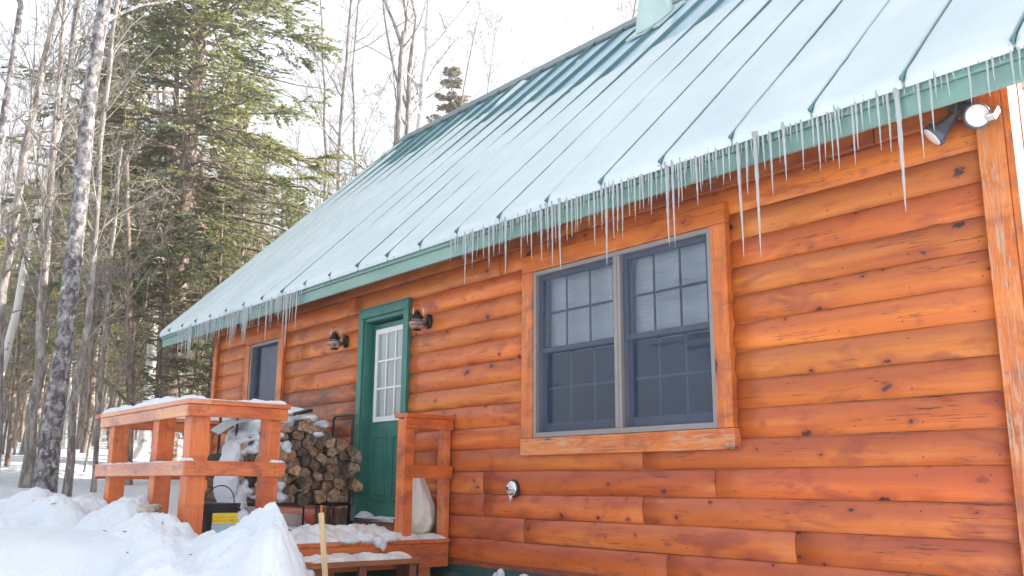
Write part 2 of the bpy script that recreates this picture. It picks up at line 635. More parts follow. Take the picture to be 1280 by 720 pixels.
M['bark_grey'] = bark('grey_bark', (.40, .36, .33), (.16, .135, .125), lichen=(.36, .36, .32))
M['bark_mottled'] = bark('mottled_birch_bark', (.31, .29, .29), (.075, .065, .07), (5, 5, 3.6), .44, .58, lichen=(.56, .55, .50), band=True)
M['bark_birch'] = bark('birch_bark', (.62, .60, .58), (.28, .26, .25), (4, 4, 3), .30, .42, band=True)
M['bark_brown'] = bark('brown_bark', (.36, .29, .24), (.15, .11, .09))
M['twig'] = simple('twig_bark', (.29, .255, .22), .85, var=.3)


def foliage(name, dark, light, yellow, trans=.45):
    t = NT(name, .7)
    n1 = t.noise(t.coord((1, 1, 1), rand=True), .9, 3, .6)
    n2 = t.noise(t.coord((1, 1, 1), rand=True), 9, 2)
    c = t.ramp(n2, [(.3, dark), (.7, light)])
    c = t.mix(t.step(n1, .50, .72) if trans > .5 else t.math('MULTIPLY', t.step(n1, .48, .68), .8), c, yellow)  # yellow of backlit boughs, mixed into the needle colour in patches
    t.b.inputs['Specular IOR Level'].default_value = .2
    t.col(c)
    tl = t.new('BsdfTranslucent')
    t.l.new(t.mix(.6, c, tuple(min(1, v * 2.4) for v in yellow)), tl.inputs[0])
    mx = t.new('MixShader')
    mx.inputs[0].default_value = trans
    t.l.new(t.b.outputs[0], mx.inputs[1])
    t.l.new(tl.outputs[0], mx.inputs[2])
    t.l.new(mx.outputs[0], t.n['Material Output'].inputs['Surface'])
    return t.m


M['needles'] = foliage('spruce_needles', (.045, .07, .068), (.105, .145, .13), (.24, .24, .09), .42)
M['needles_y'] = foliage('young_fir_needles', (.14, .155, .065), (.26, .265, .11), (.40, .36, .13), .6)
M['needles_b'] = foliage('brown_dead_foliage', (.15, .125, .10), (.24, .21, .16), (.27, .24, .16), .4)

# ================================================================== GROUND
def sstep(a, b, x):
    t = np.clip((x - a) / (b - a), 0, 1)
    return t * t * (3 - 2 * t)


def ground_z(x, y):
    x, y = np.asarray(x, float), np.asarray(y, float)
    left = sstep(-4.6, -6.3, x + .10 * np.clip(-y - 2.4, 0, 5))
    r = np.hypot(x, y + 5)
    forest = -.45 + .13 * np.clip(r - 14.5, 0, 8) + .07 * np.clip(r - 22.5, 0, 60) + .10 * fbm(x * .35, y * .35, 3, 5) * sstep(9, 14, r) + .5 * fbm(x * .06, y * .06, 2, 9) * sstep(16, 30, r)
    z = -1.42 * (1 - left) + forest * left
    # under and beside the deck and steps the snow is lower
    pit = sstep(-9.6, -9.1, x) * sstep(-2.55, -2.2, y)
    z = z * (1 - pit) + (-1.35) * pit
    inside = (x > -12.4) & (x < -1.9) & (y > .05) & (y < 7)
    return np.where(inside, -1.5, z)


g = np.concatenate([-150 + 0 * np.arange(1), -np.geomspace(150, 16, 50)[1:], np.linspace(-15.8, 4, 110), np.geomspace(4.3, 90, 40)])
gy = np.concatenate([-np.geomspace(90, 8, 34), np.linspace(-7.8, 8, 88), np.geomspace(8.4, 150, 60)])
X, Y = np.meshgrid(g, gy, indexing='ij')
Z = ground_z(X, Y)
me = np_mesh('snow_ground', np.stack([X, Y, Z], -1).reshape(-1, 3), grid_faces(len(g), len(gy)), True)
tag(link('snow_ground', me, None, M['snow']), kind='structure')

# the ploughed bank in front of the deck (crest line read off the photograph, real heights)
ub = np.array([-700, -200, 0, 22, 44, 73, 104, 129, 155, 182, 207, 222, 232, 247, 262, 280, 300, 318, 333, 345, 356, 370, 385, 393, 400, 425, 480])
yb = np.array([640, 634, 633, 629, 625, 620, 624, 629, 627, 627, 634, 646, 660, 668, 667, 662, 650, 636, 625, 622, 630, 652, 678, 702, 724, 790, 800])
db = np.array([8.6, 8.6, 8.5, 8.5, 8.4, 8.3, 8.2, 8.0, 7.7, 7.2, 6.9, 6.75, 6.65, 6.55, 6.5, 6.5, 6.5, 6.55, 6.6, 6.6, 6.6, 6.6, 6.6, 6.6, 6.6, 6.6, 6.6])
us = np.linspace(-700, 480, 640)
ds = np.concatenate([np.linspace(2.6, 5.0, 40)[:-1], np.linspace(5.0, 9.0, 210), np.linspace(9.1, 13, 40)])
yb = yb.astype(float)
_k = np.arange(-60, 61)
UU, DD = np.meshgrid(us, ds, indexing='ij')
crest_y = np.interp(UU, ub, yb)
dc = np.interp(UU, ub, db)
fy = _F[2]
zc = -.127 - (crest_y - (601 + (UU + 335) * .0076)) / (FPX * 1.047) * dc
xr = (UU - 640) / FPX * .975
BX = CP[0] + DD * (_F[0] / math.cos(_pit) ** 1 * 1.0 + 0 + xr * _R2[0])
BY = CP[1] + DD * (_F[1] / math.cos(_pit) ** 1 * 1.0 + 0 + xr * _R2[1])
front = np.clip(dc - DD, 0, 9)
back = np.clip(DD - dc, 0, 9)
BZ = zc - .06 * front - .045 * front ** 2
leftpart = sstep(240, 205, UU)
BZ = BZ - back * (.05 * leftpart) - (1 - leftpart) * np.clip(back - .05, 0, 9) * 1.6
cz = np.random.RandomState(3)
lump = np.full(UU.shape, 0.)
for i in range(1500):
    cu, cd = (cz.uniform(-80, 392), cz.uniform(4.9, 8.6)) if i % 4 else (cz.uniform(-650, -60), cz.uniform(4.6, 9.2))
    x0 = CP[0] + cd * (_F[0] / math.cos(_pit) + (cu - 640) / FPX * .975 * _R2[0])
    y0 = CP[1] + cd * (_F[1] / math.cos(_pit) + (cu - 640) / FPX * .975 * _R2[1])
    r = .035 + .26 * cz.rand() ** 2.2
    if cu < -50 and r < .1: continue
    m = (np.abs(BX - x0) < r) & (np.abs(BY - y0) < r)
    if not m.any(): continue
    e = cz.uniform(.7, 1.4)
    a = cz.uniform(0, 3.14)
    dx, dy = BX[m] - x0, BY[m] - y0
    q = 1 - ((dx * math.cos(a) + dy * math.sin(a)) / r) ** 2 - ((-dx * math.sin(a) + dy * math.cos(a)) / r * e) ** 2
    lump[m] = np.maximum(lump[m], np.sqrt(np.clip(q, 0, 1)) * r * cz.uniform(.6, 1.05))
fade = 1 - .25 * np.exp(-((DD - dc) / .15) ** 2) * sstep(235, 262, UU)
BZ = BZ - (.165 + .065 * leftpart) + lump * fade + .08 * fbm(BX * 2.2, BY * 2.2, 5, 3) * fade + .048 * np.abs(fbm(BX * 8, BY * 8, 4, 4))
# never above the deck floor inside the deck, and die out towards the trodden path
ind = sstep(-9.2, -9.0, BX) * sstep(-2.50, -2.36, BY)
BZ = np.minimum(BZ, BZ * (1 - ind) + ind * (-.54))
ind2 = ind * sstep(-2.2, -1.9, BY)
BZ = BZ * (1 - ind2) + ind2 * (-.75)
edge = np.maximum(sstep(398, 425, UU), np.maximum(sstep(3.3, 2.7, DD), np.maximum(sstep(11.5, 13, DD), sstep(-560, -690, UU))))
BZ = BZ * (1 - edge) + (-1.9) * edge
me = np_mesh('snow_bank', np.stack([BX, BY, BZ], -1).reshape(-1, 3), grid_faces(len(us), len(ds)), True)
tag(link('snow_bank', me, None, M['snow']), kind='structure')


def blobs(name, items, mat, vox=.02, disp=.02, dscale=.12, parent=None):
    """items: (centre, radii) merged into one lumpy mass"""
    bm = bmesh.new()
    for c, r in items:
        s = bmesh.ops.create_icosphere(bm, subdivisions=2, radius=1)['verts']
        for v in s: v.co = Vector(c) + Vector((v.co.x * r[0], v.co.y * r[1], v.co.z * r[2]))
    me = bpy.data.meshes.new(name)
    bm.to_mesh(me)
    bm.free()
    o = link(name, me, parent, mat)
    m = o.modifiers.new('remesh', 'REMESH')
    m.mode = 'VOXEL'
    m.voxel_size = vox
    m.use_smooth_shade = True
    if disp:
        tx = bpy.data.textures.new(name + '_clouds', 'CLOUDS')
        tx.noise_scale = dscale
        tx.noise_depth = 3
        d = o.modifiers.new('lumps', 'DISPLACE')
        d.texture = tx
        d.texture_coords = 'GLOBAL'
        d.strength = disp
    return o


def snow_patch(name, x0, x1, y0, y1, zb, h, mat, label, res=.025, s=0, amp=.5, power=.5, holes=0., kind='stuff', slope=(0, 0)):
    """a lying layer of snow with rounded ragged edges"""
    nx, ny = max(6, int((x1 - x0) / res)), max(6, int((y1 - y0) / res))
    gx, gy_ = np.linspace(x0, x1, nx), np.linspace(y0, y1, ny)
    X, Y = np.meshgrid(gx, gy_, indexing='ij')
    e = np.minimum(np.minimum(X - x0, x1 - X), np.minimum(Y - y0, y1 - Y))
    w = min(x1 - x0, y1 - y0)
    e = e + .18 * w * fbm(X * 7, Y * 7, 3, s + 40) * (e > 1e-6)
    prof = np.clip(e / (.32 * w), 0, 1) ** power
    hh = h * (1 + amp * fbm(X * 5, Y * 5, 4, s) + .35 * amp * fbm(X * 24, Y * 24, 2, s + 3)) - holes * h
    Z = zb + prof * hh
    Z = np.where(e <= 1e-6, zb, Z) - .006
    Z = Z + slope[0] * (X - x0) + slope[1] * (Y - y0)
    n = nx * ny
    V = np.stack([X, Y, Z], -1).reshape(-1, 3)
    B = V.copy()
    B[:, 2] = zb - .008 + slope[0] * (V[:, 0] - x0) + slope[1] * (V[:, 1] - y0)
    f = grid_faces(nx, ny)
    i = np.arange(n).reshape(nx, ny)
    rim = np.concatenate([i[:, 0], i[-1, 1:], i[::-1, -1][1:], i[0, ::-1][1:-1]])
    rim2 = np.roll(rim, -1)
    side = np.stack([rim, rim + n, rim2 + n, rim2], -1)
    me = np_mesh(name, np.concatenate([V, B]), np.concatenate([f, f[:, ::-1] + n, side]), True)
    o = link(name, me, None, mat)
    return tag(o, label, 'snow', kind=kind)


# ================================================================== CABIN
WX0, WX1 = -12.5, -1.85
DEPTH = 7.34
cabin = empty('log_cabin', (-7.2, 3.6, -.76), 'orange stained log-sided cabin with green metal roof and green door', 'cabin')


def part(mb, name, mat, parent, **k): return mb.build(name, mat, parent, **k)


def WXp(px, py): return float(on(px, py, 1, 0)[0])


# front wall core with its openings (door, two windows)
def wall_core():
    mb = MB()
    ops = [(-11.29, -10.44, .62, 1.66), (-8.44, -7.62, -.50, 1.62), (-5.645, -3.815, .262, 1.64)]
    xs = [WX0 + .02] + [v for o in ops for v in o[:2]] + [WX1 - .02]
    for i in range(0, len(xs), 2): mb.box(xs[i], xs[i + 1], .012, .15, -.80, 2.34)
    for (a, b, z0, z1) in ops:
        mb.box(a, b, .012, .15, z1, 2.34)
        mb.box(a, b, .012, .15, -.80, z0)
    return mb


front_wall = part(wall_core(), 'front_wall', M['log_dark'], cabin)
ROW = .19
openings = {  # x range, rows without siding
    'small': (-11.42, -10.32, range(3, 9)), 'door': (-8.525, -7.575, range(-4, 9)), 'big': (-5.80, -3.672, range(1, 9))}
joints = {-1: [(896, 605), (605, 600)], -2: [(606, 635), (805, 637)], -3: [(656, 660), (996, 680)], -4: [(835, 700)],
          0: [(805, 578), (547, 575)], 9: [(446, 380), (626, 340)]}


def log_mesh(x0, x1, z0, h, s):
    """one length of half-round siding, both ends cut square, slightly uneven"""
    b = .021
    ts = [0, .04, .14, .30, .48, .66, .82, .93, .985, 1]
    nx = max(2, int((x1 - x0) / .22) + 1)
    V, Fc = [], []
    r = random.Random(s)
    ph, ph2 = r.uniform(0, 9), r.uniform(0, 9)
    g = .0035
    for i in range(nx):
        x = x0 + g / 2 + (x1 - x0 - g) * i / (nx - 1)
        wob = .0035 * math.sin(x * 2.1 + ph) + .002 * math.sin(x * 5.7 + ph2)
        bb = b + .003 * math.sin(x * 1.3 + ph2)
        for t_ in ts:
            y = -bb * (1 - abs(2 * t_ - 1) ** 2.4) ** .62 + .006
            zz = z0 + .003 + (h - .006) * t_ + wob * (1 if t_ > .5 else -.3)
            V.append((x, y, zz))
    k = len(ts)
    for i in range(nx - 1):
        for j in range(k - 1):
            a = i * k + j
            Fc.append((a, a + k, a + k + 1, a + 1))
    n = len(V)
    Fc.append(tuple(range(k)))
    Fc.append(tuple(reversed(range(n - k, n))))
    mb = MB().add(V, Fc)
    return mb


rl = random.Random(11)
for row in range(-4, 10):
    cuts = [(WX0 + .11, None)]
    segs = []
    x = WX0 + .112
    stops = []
    for nm, (a, b, rows) in openings.items():
        if row in rows: stops.append((a, b))
    stops.sort()
    for a, b in stops:
        segs.append((x, a - .002))
        x = b + .002
    segs.append((x, WX1 - .142))
    js = [WXp(*p) for p in joints.get(row, [])]
    if row in (2, 5, 7): js.append(-9.7 + rl.uniform(-.3, .3))
    out = []
    for a, b in segs:
        pts = [a] + sorted(j for j in js if a + .2 < j < b - .2) + [b]
        out += list(zip(pts[:-1], pts[1:]))
    for a, b in out:
        if b - a < .03: continue
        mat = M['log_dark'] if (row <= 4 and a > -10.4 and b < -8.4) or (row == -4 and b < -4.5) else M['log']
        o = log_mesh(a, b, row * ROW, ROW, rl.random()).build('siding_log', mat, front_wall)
        for p_ in o.data.polygons: p_.use_smooth = len(p_.vertices) == 4
        hue = rl.uniform(-1, 1)
        low = max(0, min(1, (2.5 - row) / 5))           # lower courses are a redder stain
        v = rl.uniform(.88, 1.12)
        o.color = (v * (1.0 - .06 * low), v * (1 - .20 * low + .10 * hue), v * (1 + .05 * low + .1 * hue), 1)

# frieze, corner boards, foundation
jx = WXp(1095, 172)
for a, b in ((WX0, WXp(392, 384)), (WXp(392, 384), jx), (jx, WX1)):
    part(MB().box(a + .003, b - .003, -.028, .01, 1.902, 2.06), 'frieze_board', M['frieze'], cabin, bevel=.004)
part(MB().box(WX1 - .14, WX1, -.045, .01, -.76, 2.1), 'corner_board', M['trim_z'], cabin, bevel=.004)
part(MB().box(WX1 + .002, WX1 + .04, -.035, .095, -.76, 2.2), 'corner_board', M['trim_z_clean'], cabin, bevel=.004)
part(MB().box(WX0, WX0 + .11, -.045, .01, -.76, 2.1), 'corner_board', M['trim_z_clean'], cabin, bevel=.004)
part(MB().box(WX0 + .05, WX1 - .02, .02, .25, -1.7, -.765), 'foundation_wall', M['foundation'], cabin)
part(MB().box(-6.98, -6.62, -.03, .018, -.955, -.865), 'foundation_ledger', M['foundation'], cabin, bevel=.003)

# gable walls and back wall
for gx, s in ((WX1, 1), (WX0, -1)):
    mb = MB()
    x0, x1 = (gx - .15, gx - .01) if s > 0 else (gx + .01, gx + .15)
    mb.add([(x, y, z) for x in (x0, x1) for (y, z) in ((.16, -.76), (DEPTH - .05, -.76), (DEPTH - .05, 2.3), (3.67, 5.9), (.16, 2.35))],
           [(0, 1, 2, 3, 4), (9, 8, 7, 6, 5)] + [(i, 5 + i, 5 + (i + 1) % 5, (i + 1) % 5) for i in range(5)])
    gw = part(mb, 'gable_wall', M['pale'], cabin)
    if s > 0:
        part(MB().box(gx + .002, gx + .045, .097, .16, -.76, 2.5), 'trim_board', simple('worn_pale_trim', (.34, .22, .16), .7, var=.2), cabin, bevel=.003)
        for row in range(-4, 15):
            y1 = min(DEPTH - .1, DEPTH - .1)
            z0 = row * ROW
            if z0 + ROW > 2.3:
                y0 = .16 + max(0, z0 + ROW - 2.35)
                y1 = DEPTH - .1 - max(0, z0 + ROW - 2.35)
            else: y0 = .165
            V, Fc = [], []
            ts = [0, .05, .2, .5, .8, .95, 1]
            for yy in (y0, y1):
                for t_ in ts: V.append((gx + .036 * (1 - abs(2 * t_ - 1) ** 2.4) ** .6 - .006, yy, z0 + .002 + (ROW - .004) * t_))
            for j in range(6): Fc.append((j, j + 1, j + 8, j + 7))
            Fc += [tuple(range(7)), tuple(reversed(range(7, 14)))]
            MB().add(V, Fc).build('siding_log', M['pale'], gw)
part(MB().box(WX0 + .16, WX1 - .16, DEPTH - .2, DEPTH - .05, -.76, 2.3), 'back_wall', M['log_dark'], cabin)
part(MB().box(WX0 + .16, WX1 - .16, .155, DEPTH - .21, -.70, -.64), 'floor', M['dark'], cabin)
part(MB().box(WX0 + .16, WX1 - .16, .155, DEPTH - .21, 2.2, 2.25), 'ceiling', M['dark'], cabin)
part(MB().box(WX0 + .16, WX1 - .16, 2.4, 2.5, -.63, 2.19), 'inner_wall', M['dark'], cabin)
for xx in (-9.6, -6.8): part(MB().box(xx, xx + .1, .156, 2.39, -.63, 2.19), 'inner_wall', M['dark'], cabin)

# ---- roof
EY, EZ, RY, RZ = -.42, 2.045, 3.67, 6.145
SL = (RZ - EZ) / (RY - EY)
RX0, RX1 = -13.55, -.95
nrm = Vector((0, -SL, 1)).normalized()


def rp(x, s, h=0.):
    """point on the front roof slope: s = 0 at the eave, 1 at the ridge, h above the metal"""
    return (x, EY + (RY - EY) * s - h * SL / math.hypot(1, SL), EZ + (RZ - EZ) * s + h / math.hypot(1, SL))


TH = .12
mb = MB()
yb2 = 2 * RY - EY
prof = [(EY + .02, EZ - .03), (RY, RZ - .012), (yb2, EZ - .03), (yb2, EZ - .14), (RY, RZ - .16), (EY + .02, EZ - .14)]
mb.add([(x, y, z) for x in (RX0 + .03, RX1 - .03) for y, z in prof],
       [(0, 1, 4, 5), (1, 2, 3, 4), (6, 11, 10, 7), (7, 10, 9, 8)] + [(i, 6 + i, 6 + (i + 1) % 6, (i + 1) % 6) for i in range(6)])
roof = part(mb, 'roof', M['frieze'], cabin)
ribx = [on(px, py, 1, EY)[0] for px, py in [(1270, 36), (1133, 90), (1019, 128), (920, 164), (832, 196), (757, 220), (690, 242), (630, 264), (577, 282), (531, 297)]]
a_, b_ = ribx[-1], on(387, 350, 1, EY)[0]
ribx += [a_ + (b_ - a_) * k / 4 for k in (1, 2, 3)] + [b_]
ribx += [on(px, py, 1, EY)[0] for px, py in [(358, 360.5), (333, 370), (310, 379), (288, 387.5), (268, 394.5), (249.5, 401), (233, 406), (216, 412.5)]]
ribx = [ribx[0] + .58] + ribx
ribx = sorted(float(v) for v in ribx)
edges = [RX0] + ribx + [RX1]
for i in range(len(edges) - 1):
    a, b = edges[i] + .001, edges[i + 1] - .001
    P = [rp(a, -.006), rp(b, -.006), rp(b, 1), rp(a, 1)]
    Q = [rp(a, -.006, -.012), rp(b, -.006, -.012), rp(b, 1, -.012), rp(a, 1, -.012)]
    MB().add(P + Q, [(0, 1, 2, 3), (7, 6, 5, 4), (0, 4, 5, 1), (1, 5, 6, 2), (2, 6, 7, 3), (3, 7, 4, 0)]).build('roof_panel', M['roofmetal'], roof)
for x in ribx:
    mb = MB()
    w, h = .006, .048
    V = []
    for s_ in (-.009, 1):
        V += [rp(x - .028, s_, .0005), rp(x - w, s_, .012), rp(x - w, s_, h), rp(x + w, s_, h), rp(x + w, s_, .012), rp(x + .028, s_, .0005)]
    mb.add(V, [(0, 1, 7, 6), (1, 2, 8, 7), (2, 3, 9, 8), (3, 4, 10, 9), (4, 5, 11, 10), (0, 5, 4, 3, 2, 1), (6, 7, 8, 9, 10, 11)])
    mb.build('roof_seam', M['seam'], roof)
    # folded end of the seam at the eave
    p, q = rp(x, -.010, .052), rp(x, -.004, -.03)
    MB().obox(rp(x, -.011, .040), rp(x, -.001, .040), .022, .022, nrm).build('seam_end', M['seam'], roof, bevel=.008)
for x0, x1, nm in ((RX0 - .012, RX0 + .02, 'rake_trim'),):
    P = []
    for s_ in (-.008, 1): P += [rp(x0, s_, .03), rp(x1, s_, .03), rp(x1, s_, .001), rp(x0, s_, -.14)]
    MB().add(P, [(0, 1, 5, 4), (1, 2, 6, 5), (2, 3, 7, 6), (3, 0, 4, 7), (0, 3, 2, 1), (4, 5, 6, 7)]).build(nm, M['fascia'], roof)
# ridge cap, back slope
mb = MB()
P = []
for x in (RX0 - .03, RX1 + .02):
    P += [(x, RY - .17, RZ - .17 * SL + .055), (x, RY, RZ + .085), (x, RY + .17, RZ - .17 * SL + .055), (x, RY + .17, RZ - .17 * SL + .02), (x, RY, RZ + .05), (x, RY - .17, RZ - .17 * SL + .02)]
mb.add(P, [(i, i + 6, (i + 1) % 6 + 6, (i + 1) % 6) for i in range(6)] + [(5, 4, 3, 2, 1, 0), (6, 7, 8, 9, 10, 11)])
mb.build('ridge_cap', M['ridge'], roof)
mb = MB()
P = [(x, y, z) for x in (RX0, RX1) for y, z in ((RY + .01, RZ), (yb2, EZ), (yb2, EZ - .012), (RY + .01, RZ - .012))]
mb.add(P, [(0, 4, 5, 1), (1, 5, 6, 2), (2, 6, 7, 3), (3, 7, 4, 0), (0, 1, 2, 3), (7, 6, 5, 4)])
mb.build('roof_panel', M['roofmetal'], roof)['label'] = 'plain metal rear slope'
# two-step fascia along the eave
for a, b in ((RX0, -9.62), (-9.62, -5.8), (-5.8, RX1)):
    part(MB().box(a + .001, b - .001, EY - .018, EY + .018, 1.955, 2.028), 'drip_edge', M['fascia'], roof, bevel=.004)
    part(MB().box(a + .001, b - .001, EY + .002, EY + .03, 1.842, 1.953), 'fascia_board', M['fascia'], roof, bevel=.003)
for x in np.arange(RX0 + .4, RX1, .61):       # rafter tails under the open eave
    if x < WX0 - .1 or x > WX1 + .1: continue
    P = [(x + dx, y, z) for dx in (0, .04) for y, z in ((EY + .035, EZ - .145), (EY + .035, EZ - .19), (-.03, EZ + .40 * SL - .24), (-.03, EZ + .40 * SL - .15))]
    MB().add(P, [(0, 1, 2, 3), (7, 6, 5, 4), (0, 4, 5, 1), (1, 5, 6, 2), (2, 6, 7, 3), (3, 7, 4, 0)]).build('rafter_tail', M['frieze'], roof)

# ---- snow on the roof: one thin sheet per panel, thinning out near the ridge
VV, FF, off = [], [], 0
nu, nv = 15, 170
for i in range(len(edges) - 1):
    a, b = edges[i], edges[i + 1]
    w = b - a
    u = np.linspace(0, 1, nu)
    u = .5 - .5 * np.cos(np.pi * u) * (.55 + .45 * np.abs(np.cos(np.pi * u)))
    s = np.concatenate([[-.0125, -.0115, -.008], np.linspace(-.004, .985, nv - 3)])
    Ug, Sg = np.meshgrid(u, s, indexing='ij')
    Xw = a + .008 + (w - .016) * Ug
    L = Sg * 5.79
    h = .054 + .010 * fbm(Xw * 1.3, L * .6, 3, 21) + .004 * fbm(Xw * 9, L * 7, 2, 22)
    # right to the eave on every panel; seams half buried here and there
    edge_u = np.minimum(Ug, 1 - Ug) * w
    bury = sstep(-.15, .25, fbm((a + (Ug > .5) * w) * 3.1, L * .45, 3, 31)) * .012
    h = h - .013 * np.exp(-edge_u / .02) + bury * np.exp(-edge_u / .06)
    # upper limit: ragged, higher to the left, lower behind the vent
    top = .70 - .06 * sstep(-9.5, -7, Xw) + .10 * sstep(-5.5, -12.5, Xw) + .17 * fbm(Xw * .75 + 3, Xw * 0 + 2.2, 2, 55) + .05 * fbm(Xw * 3.3, L * .8, 3, 57) + .04 * (Ug - .5)
    patch = fbm(Xw * 2.6, L * .7, 3, 71) - .18 - .9 * (Sg - top)
    cover = np.maximum(top - Sg, np.where(patch > 0, patch * .25, -1) * (Sg > top))
    h = h * np.clip(cover / .012, 0, 1) ** .5 * (.45 + .55 * np.clip(cover / .25, 0, 1))
    h = np.where(cover <= 0, -.006, h)
    lip = np.clip((Sg + .0125) / .012, 0, 1) ** .5
    h = np.where(Sg < 0.001, h * lip - .012 * (1 - lip), h)
    h = np.where(Ug <= 0, np.minimum(h, .030), h)
    h = np.where(Ug >= 1, np.minimum(h, .030), h)
    q = 1 / math.hypot(1, SL)
    V = np.stack([Xw, EY + (RY - EY) * Sg - h * SL * q, EZ + (RZ - EZ) * Sg + h * q], -1).reshape(-1, 3)
    f = grid_faces(nu, nv)
    # closing strips down to the metal on both long sides
    B = []
    for col_ in (0, nu - 1):
        hh = -.006
        P = np.stack([Xw[col_], EY + (RY - EY) * Sg[col_] - hh * SL * q, EZ + (RZ - EZ) * Sg[col_] + hh * q], -1)
        B.append(P)
    n = nu * nv
    VV.append(np.concatenate([V] + B))
    i0 = np.arange(nv)
    s1 = np.stack([i0[:-1], i0[1:], n + i0[1:], n + i0[:-1]], -1)
    k0 = (nu - 1) * nv + i0
    s2 = np.stack([k0[1:], k0[:-1], n + nv + i0[:-1], n + nv + i0[1:]], -1)
    FF.append(np.concatenate([f, s1, s2]) + off)
    off += n + 2 * nv
me = np_mesh('roof_snow', np.concatenate(VV), np.concatenate(FF), True)
tag(link('roof_snow', me, None, M['roofsnow']), 'thin layer of snow lying between the seams of the green metal roof', 'snow', kind='stuff')

# ---- vent stack near the ridge
vb = Vector(rp(-6.93, .845, 0))
vent = empty('roof_vent', vb, 'pale green cone-shaped vent flashing with dark cap near the roof ridge', 'roof vent')
mb = MB()
mb.add([rp(-7.20, .80, .018), rp(-6.66, .80, .018), rp(-6.66, .93, .018), rp(-7.20, .93, .018), rp(-7.20, .80, .046), rp(-6.66, .80, .046), rp(-6.66, .93, .046), rp(-7.20, .93, .046)],
       [(3, 2, 1, 0), (4, 5, 6, 7), (0, 1, 5, 4), (1, 2, 6, 5), (2, 3, 7, 6), (3, 0, 4, 7)])
mb.build('base_plate', M['flash'], vent)
n = 28
mb = MB()
c0 = Vector(rp(-6.93, .86, .045))
ring = []
for k in range(n):
    a = 2 * math.pi * k / n
    x, yy = .24 * math.cos(a), .24 * math.sin(a)
    ring.append((c0.x + x, c0.y + yy, c0.z + yy * SL + .01))
top = [(c0.x + .15 * math.cos(2 * math.pi * k / n), c0.y + .15 * math.sin(2 * math.pi * k / n), c0.z + .62) for k in range(n)]
mb.add(ring + top, [(k, (k + 1) % n, n + (k + 1) % n, n + k) for k in range(n)])
mb.build('flashing_cone', M['flash'], vent, smooth=True)
MB().lathe(c0 + Vector((0, 0, .62)), (0, 0, 1), [(-.02, .135), (.5, .135), (.5, .21), (.52, .21), (.60, .10), (.62, .0)], 24).build('pipe_cap', M['black'], vent, smooth=False)
MB().lathe(c0 + Vector((0, 0, .60)), (0, 0, 1), [(0, .165), (.03, .172), (.05, .14)], 24).build('storm_collar', M['ridge'], vent)

# ================================================================== DOUBLE WINDOW
dw = link('double_window', MB().box(-5.655, -3.805, .05, .14, .225, .262).mesh('double_window'), cabin, M['winframe'])
tag(dw, 'large double-hung pair in worn orange casing')
cz0, cz1, cx0, cx1 = .122, 1.79, -5.80, -3.672
part(MB().box(cx0, cx1, -.062, .008, 1.648, cz1), 'casing_board', M['trim_x'], dw, bevel=.004)
part(MB().box(cx0 - .004, cx1 + .01, -.066, .008, cz0, .258), 'casing_board', M['trim_worn'], dw, bevel=.004)['label'] = 'peeling bottom casing'
part(MB().box(cx0, -5.662, -.060, .008, .260, 1.646), 'casing_board', M['trim_z_clean'], dw, bevel=.004)
part(MB().box(-3.802, cx1, -.060, .008, .260, 1.646), 'casing_board', M['trim_z_clean'], dw, bevel=.004)
fx0, fx1, fz0, fz1 = -5.660, -3.804, .262, 1.644
fy0, fy1 = -.052, .10
mb = MB()
mb.box(fx0, fx0 + .035, fy0, fy1, fz0, fz1).box(fx1 - .035, fx1, fy0, fy1, fz0, fz1)
mb.box(fx0 + .0355, fx1 - .0355, fy0 + .002, fy1, fz1 - .035, fz1).box(fx0 + .0355, fx1 - .0355, fy0 + .002, fy1, fz0, fz0 + .04)
mb.box(-4.735, -4.705 + .006, fy0, fy1, fz0 + .041, fz1 - .036).box(-4.6985, -4.668, fy0 + .004, fy1, fz0 + .041, fz1 - .036)
part(mb, 'window_frame', M['winframe'], dw, bevel=.003)
zm = .97
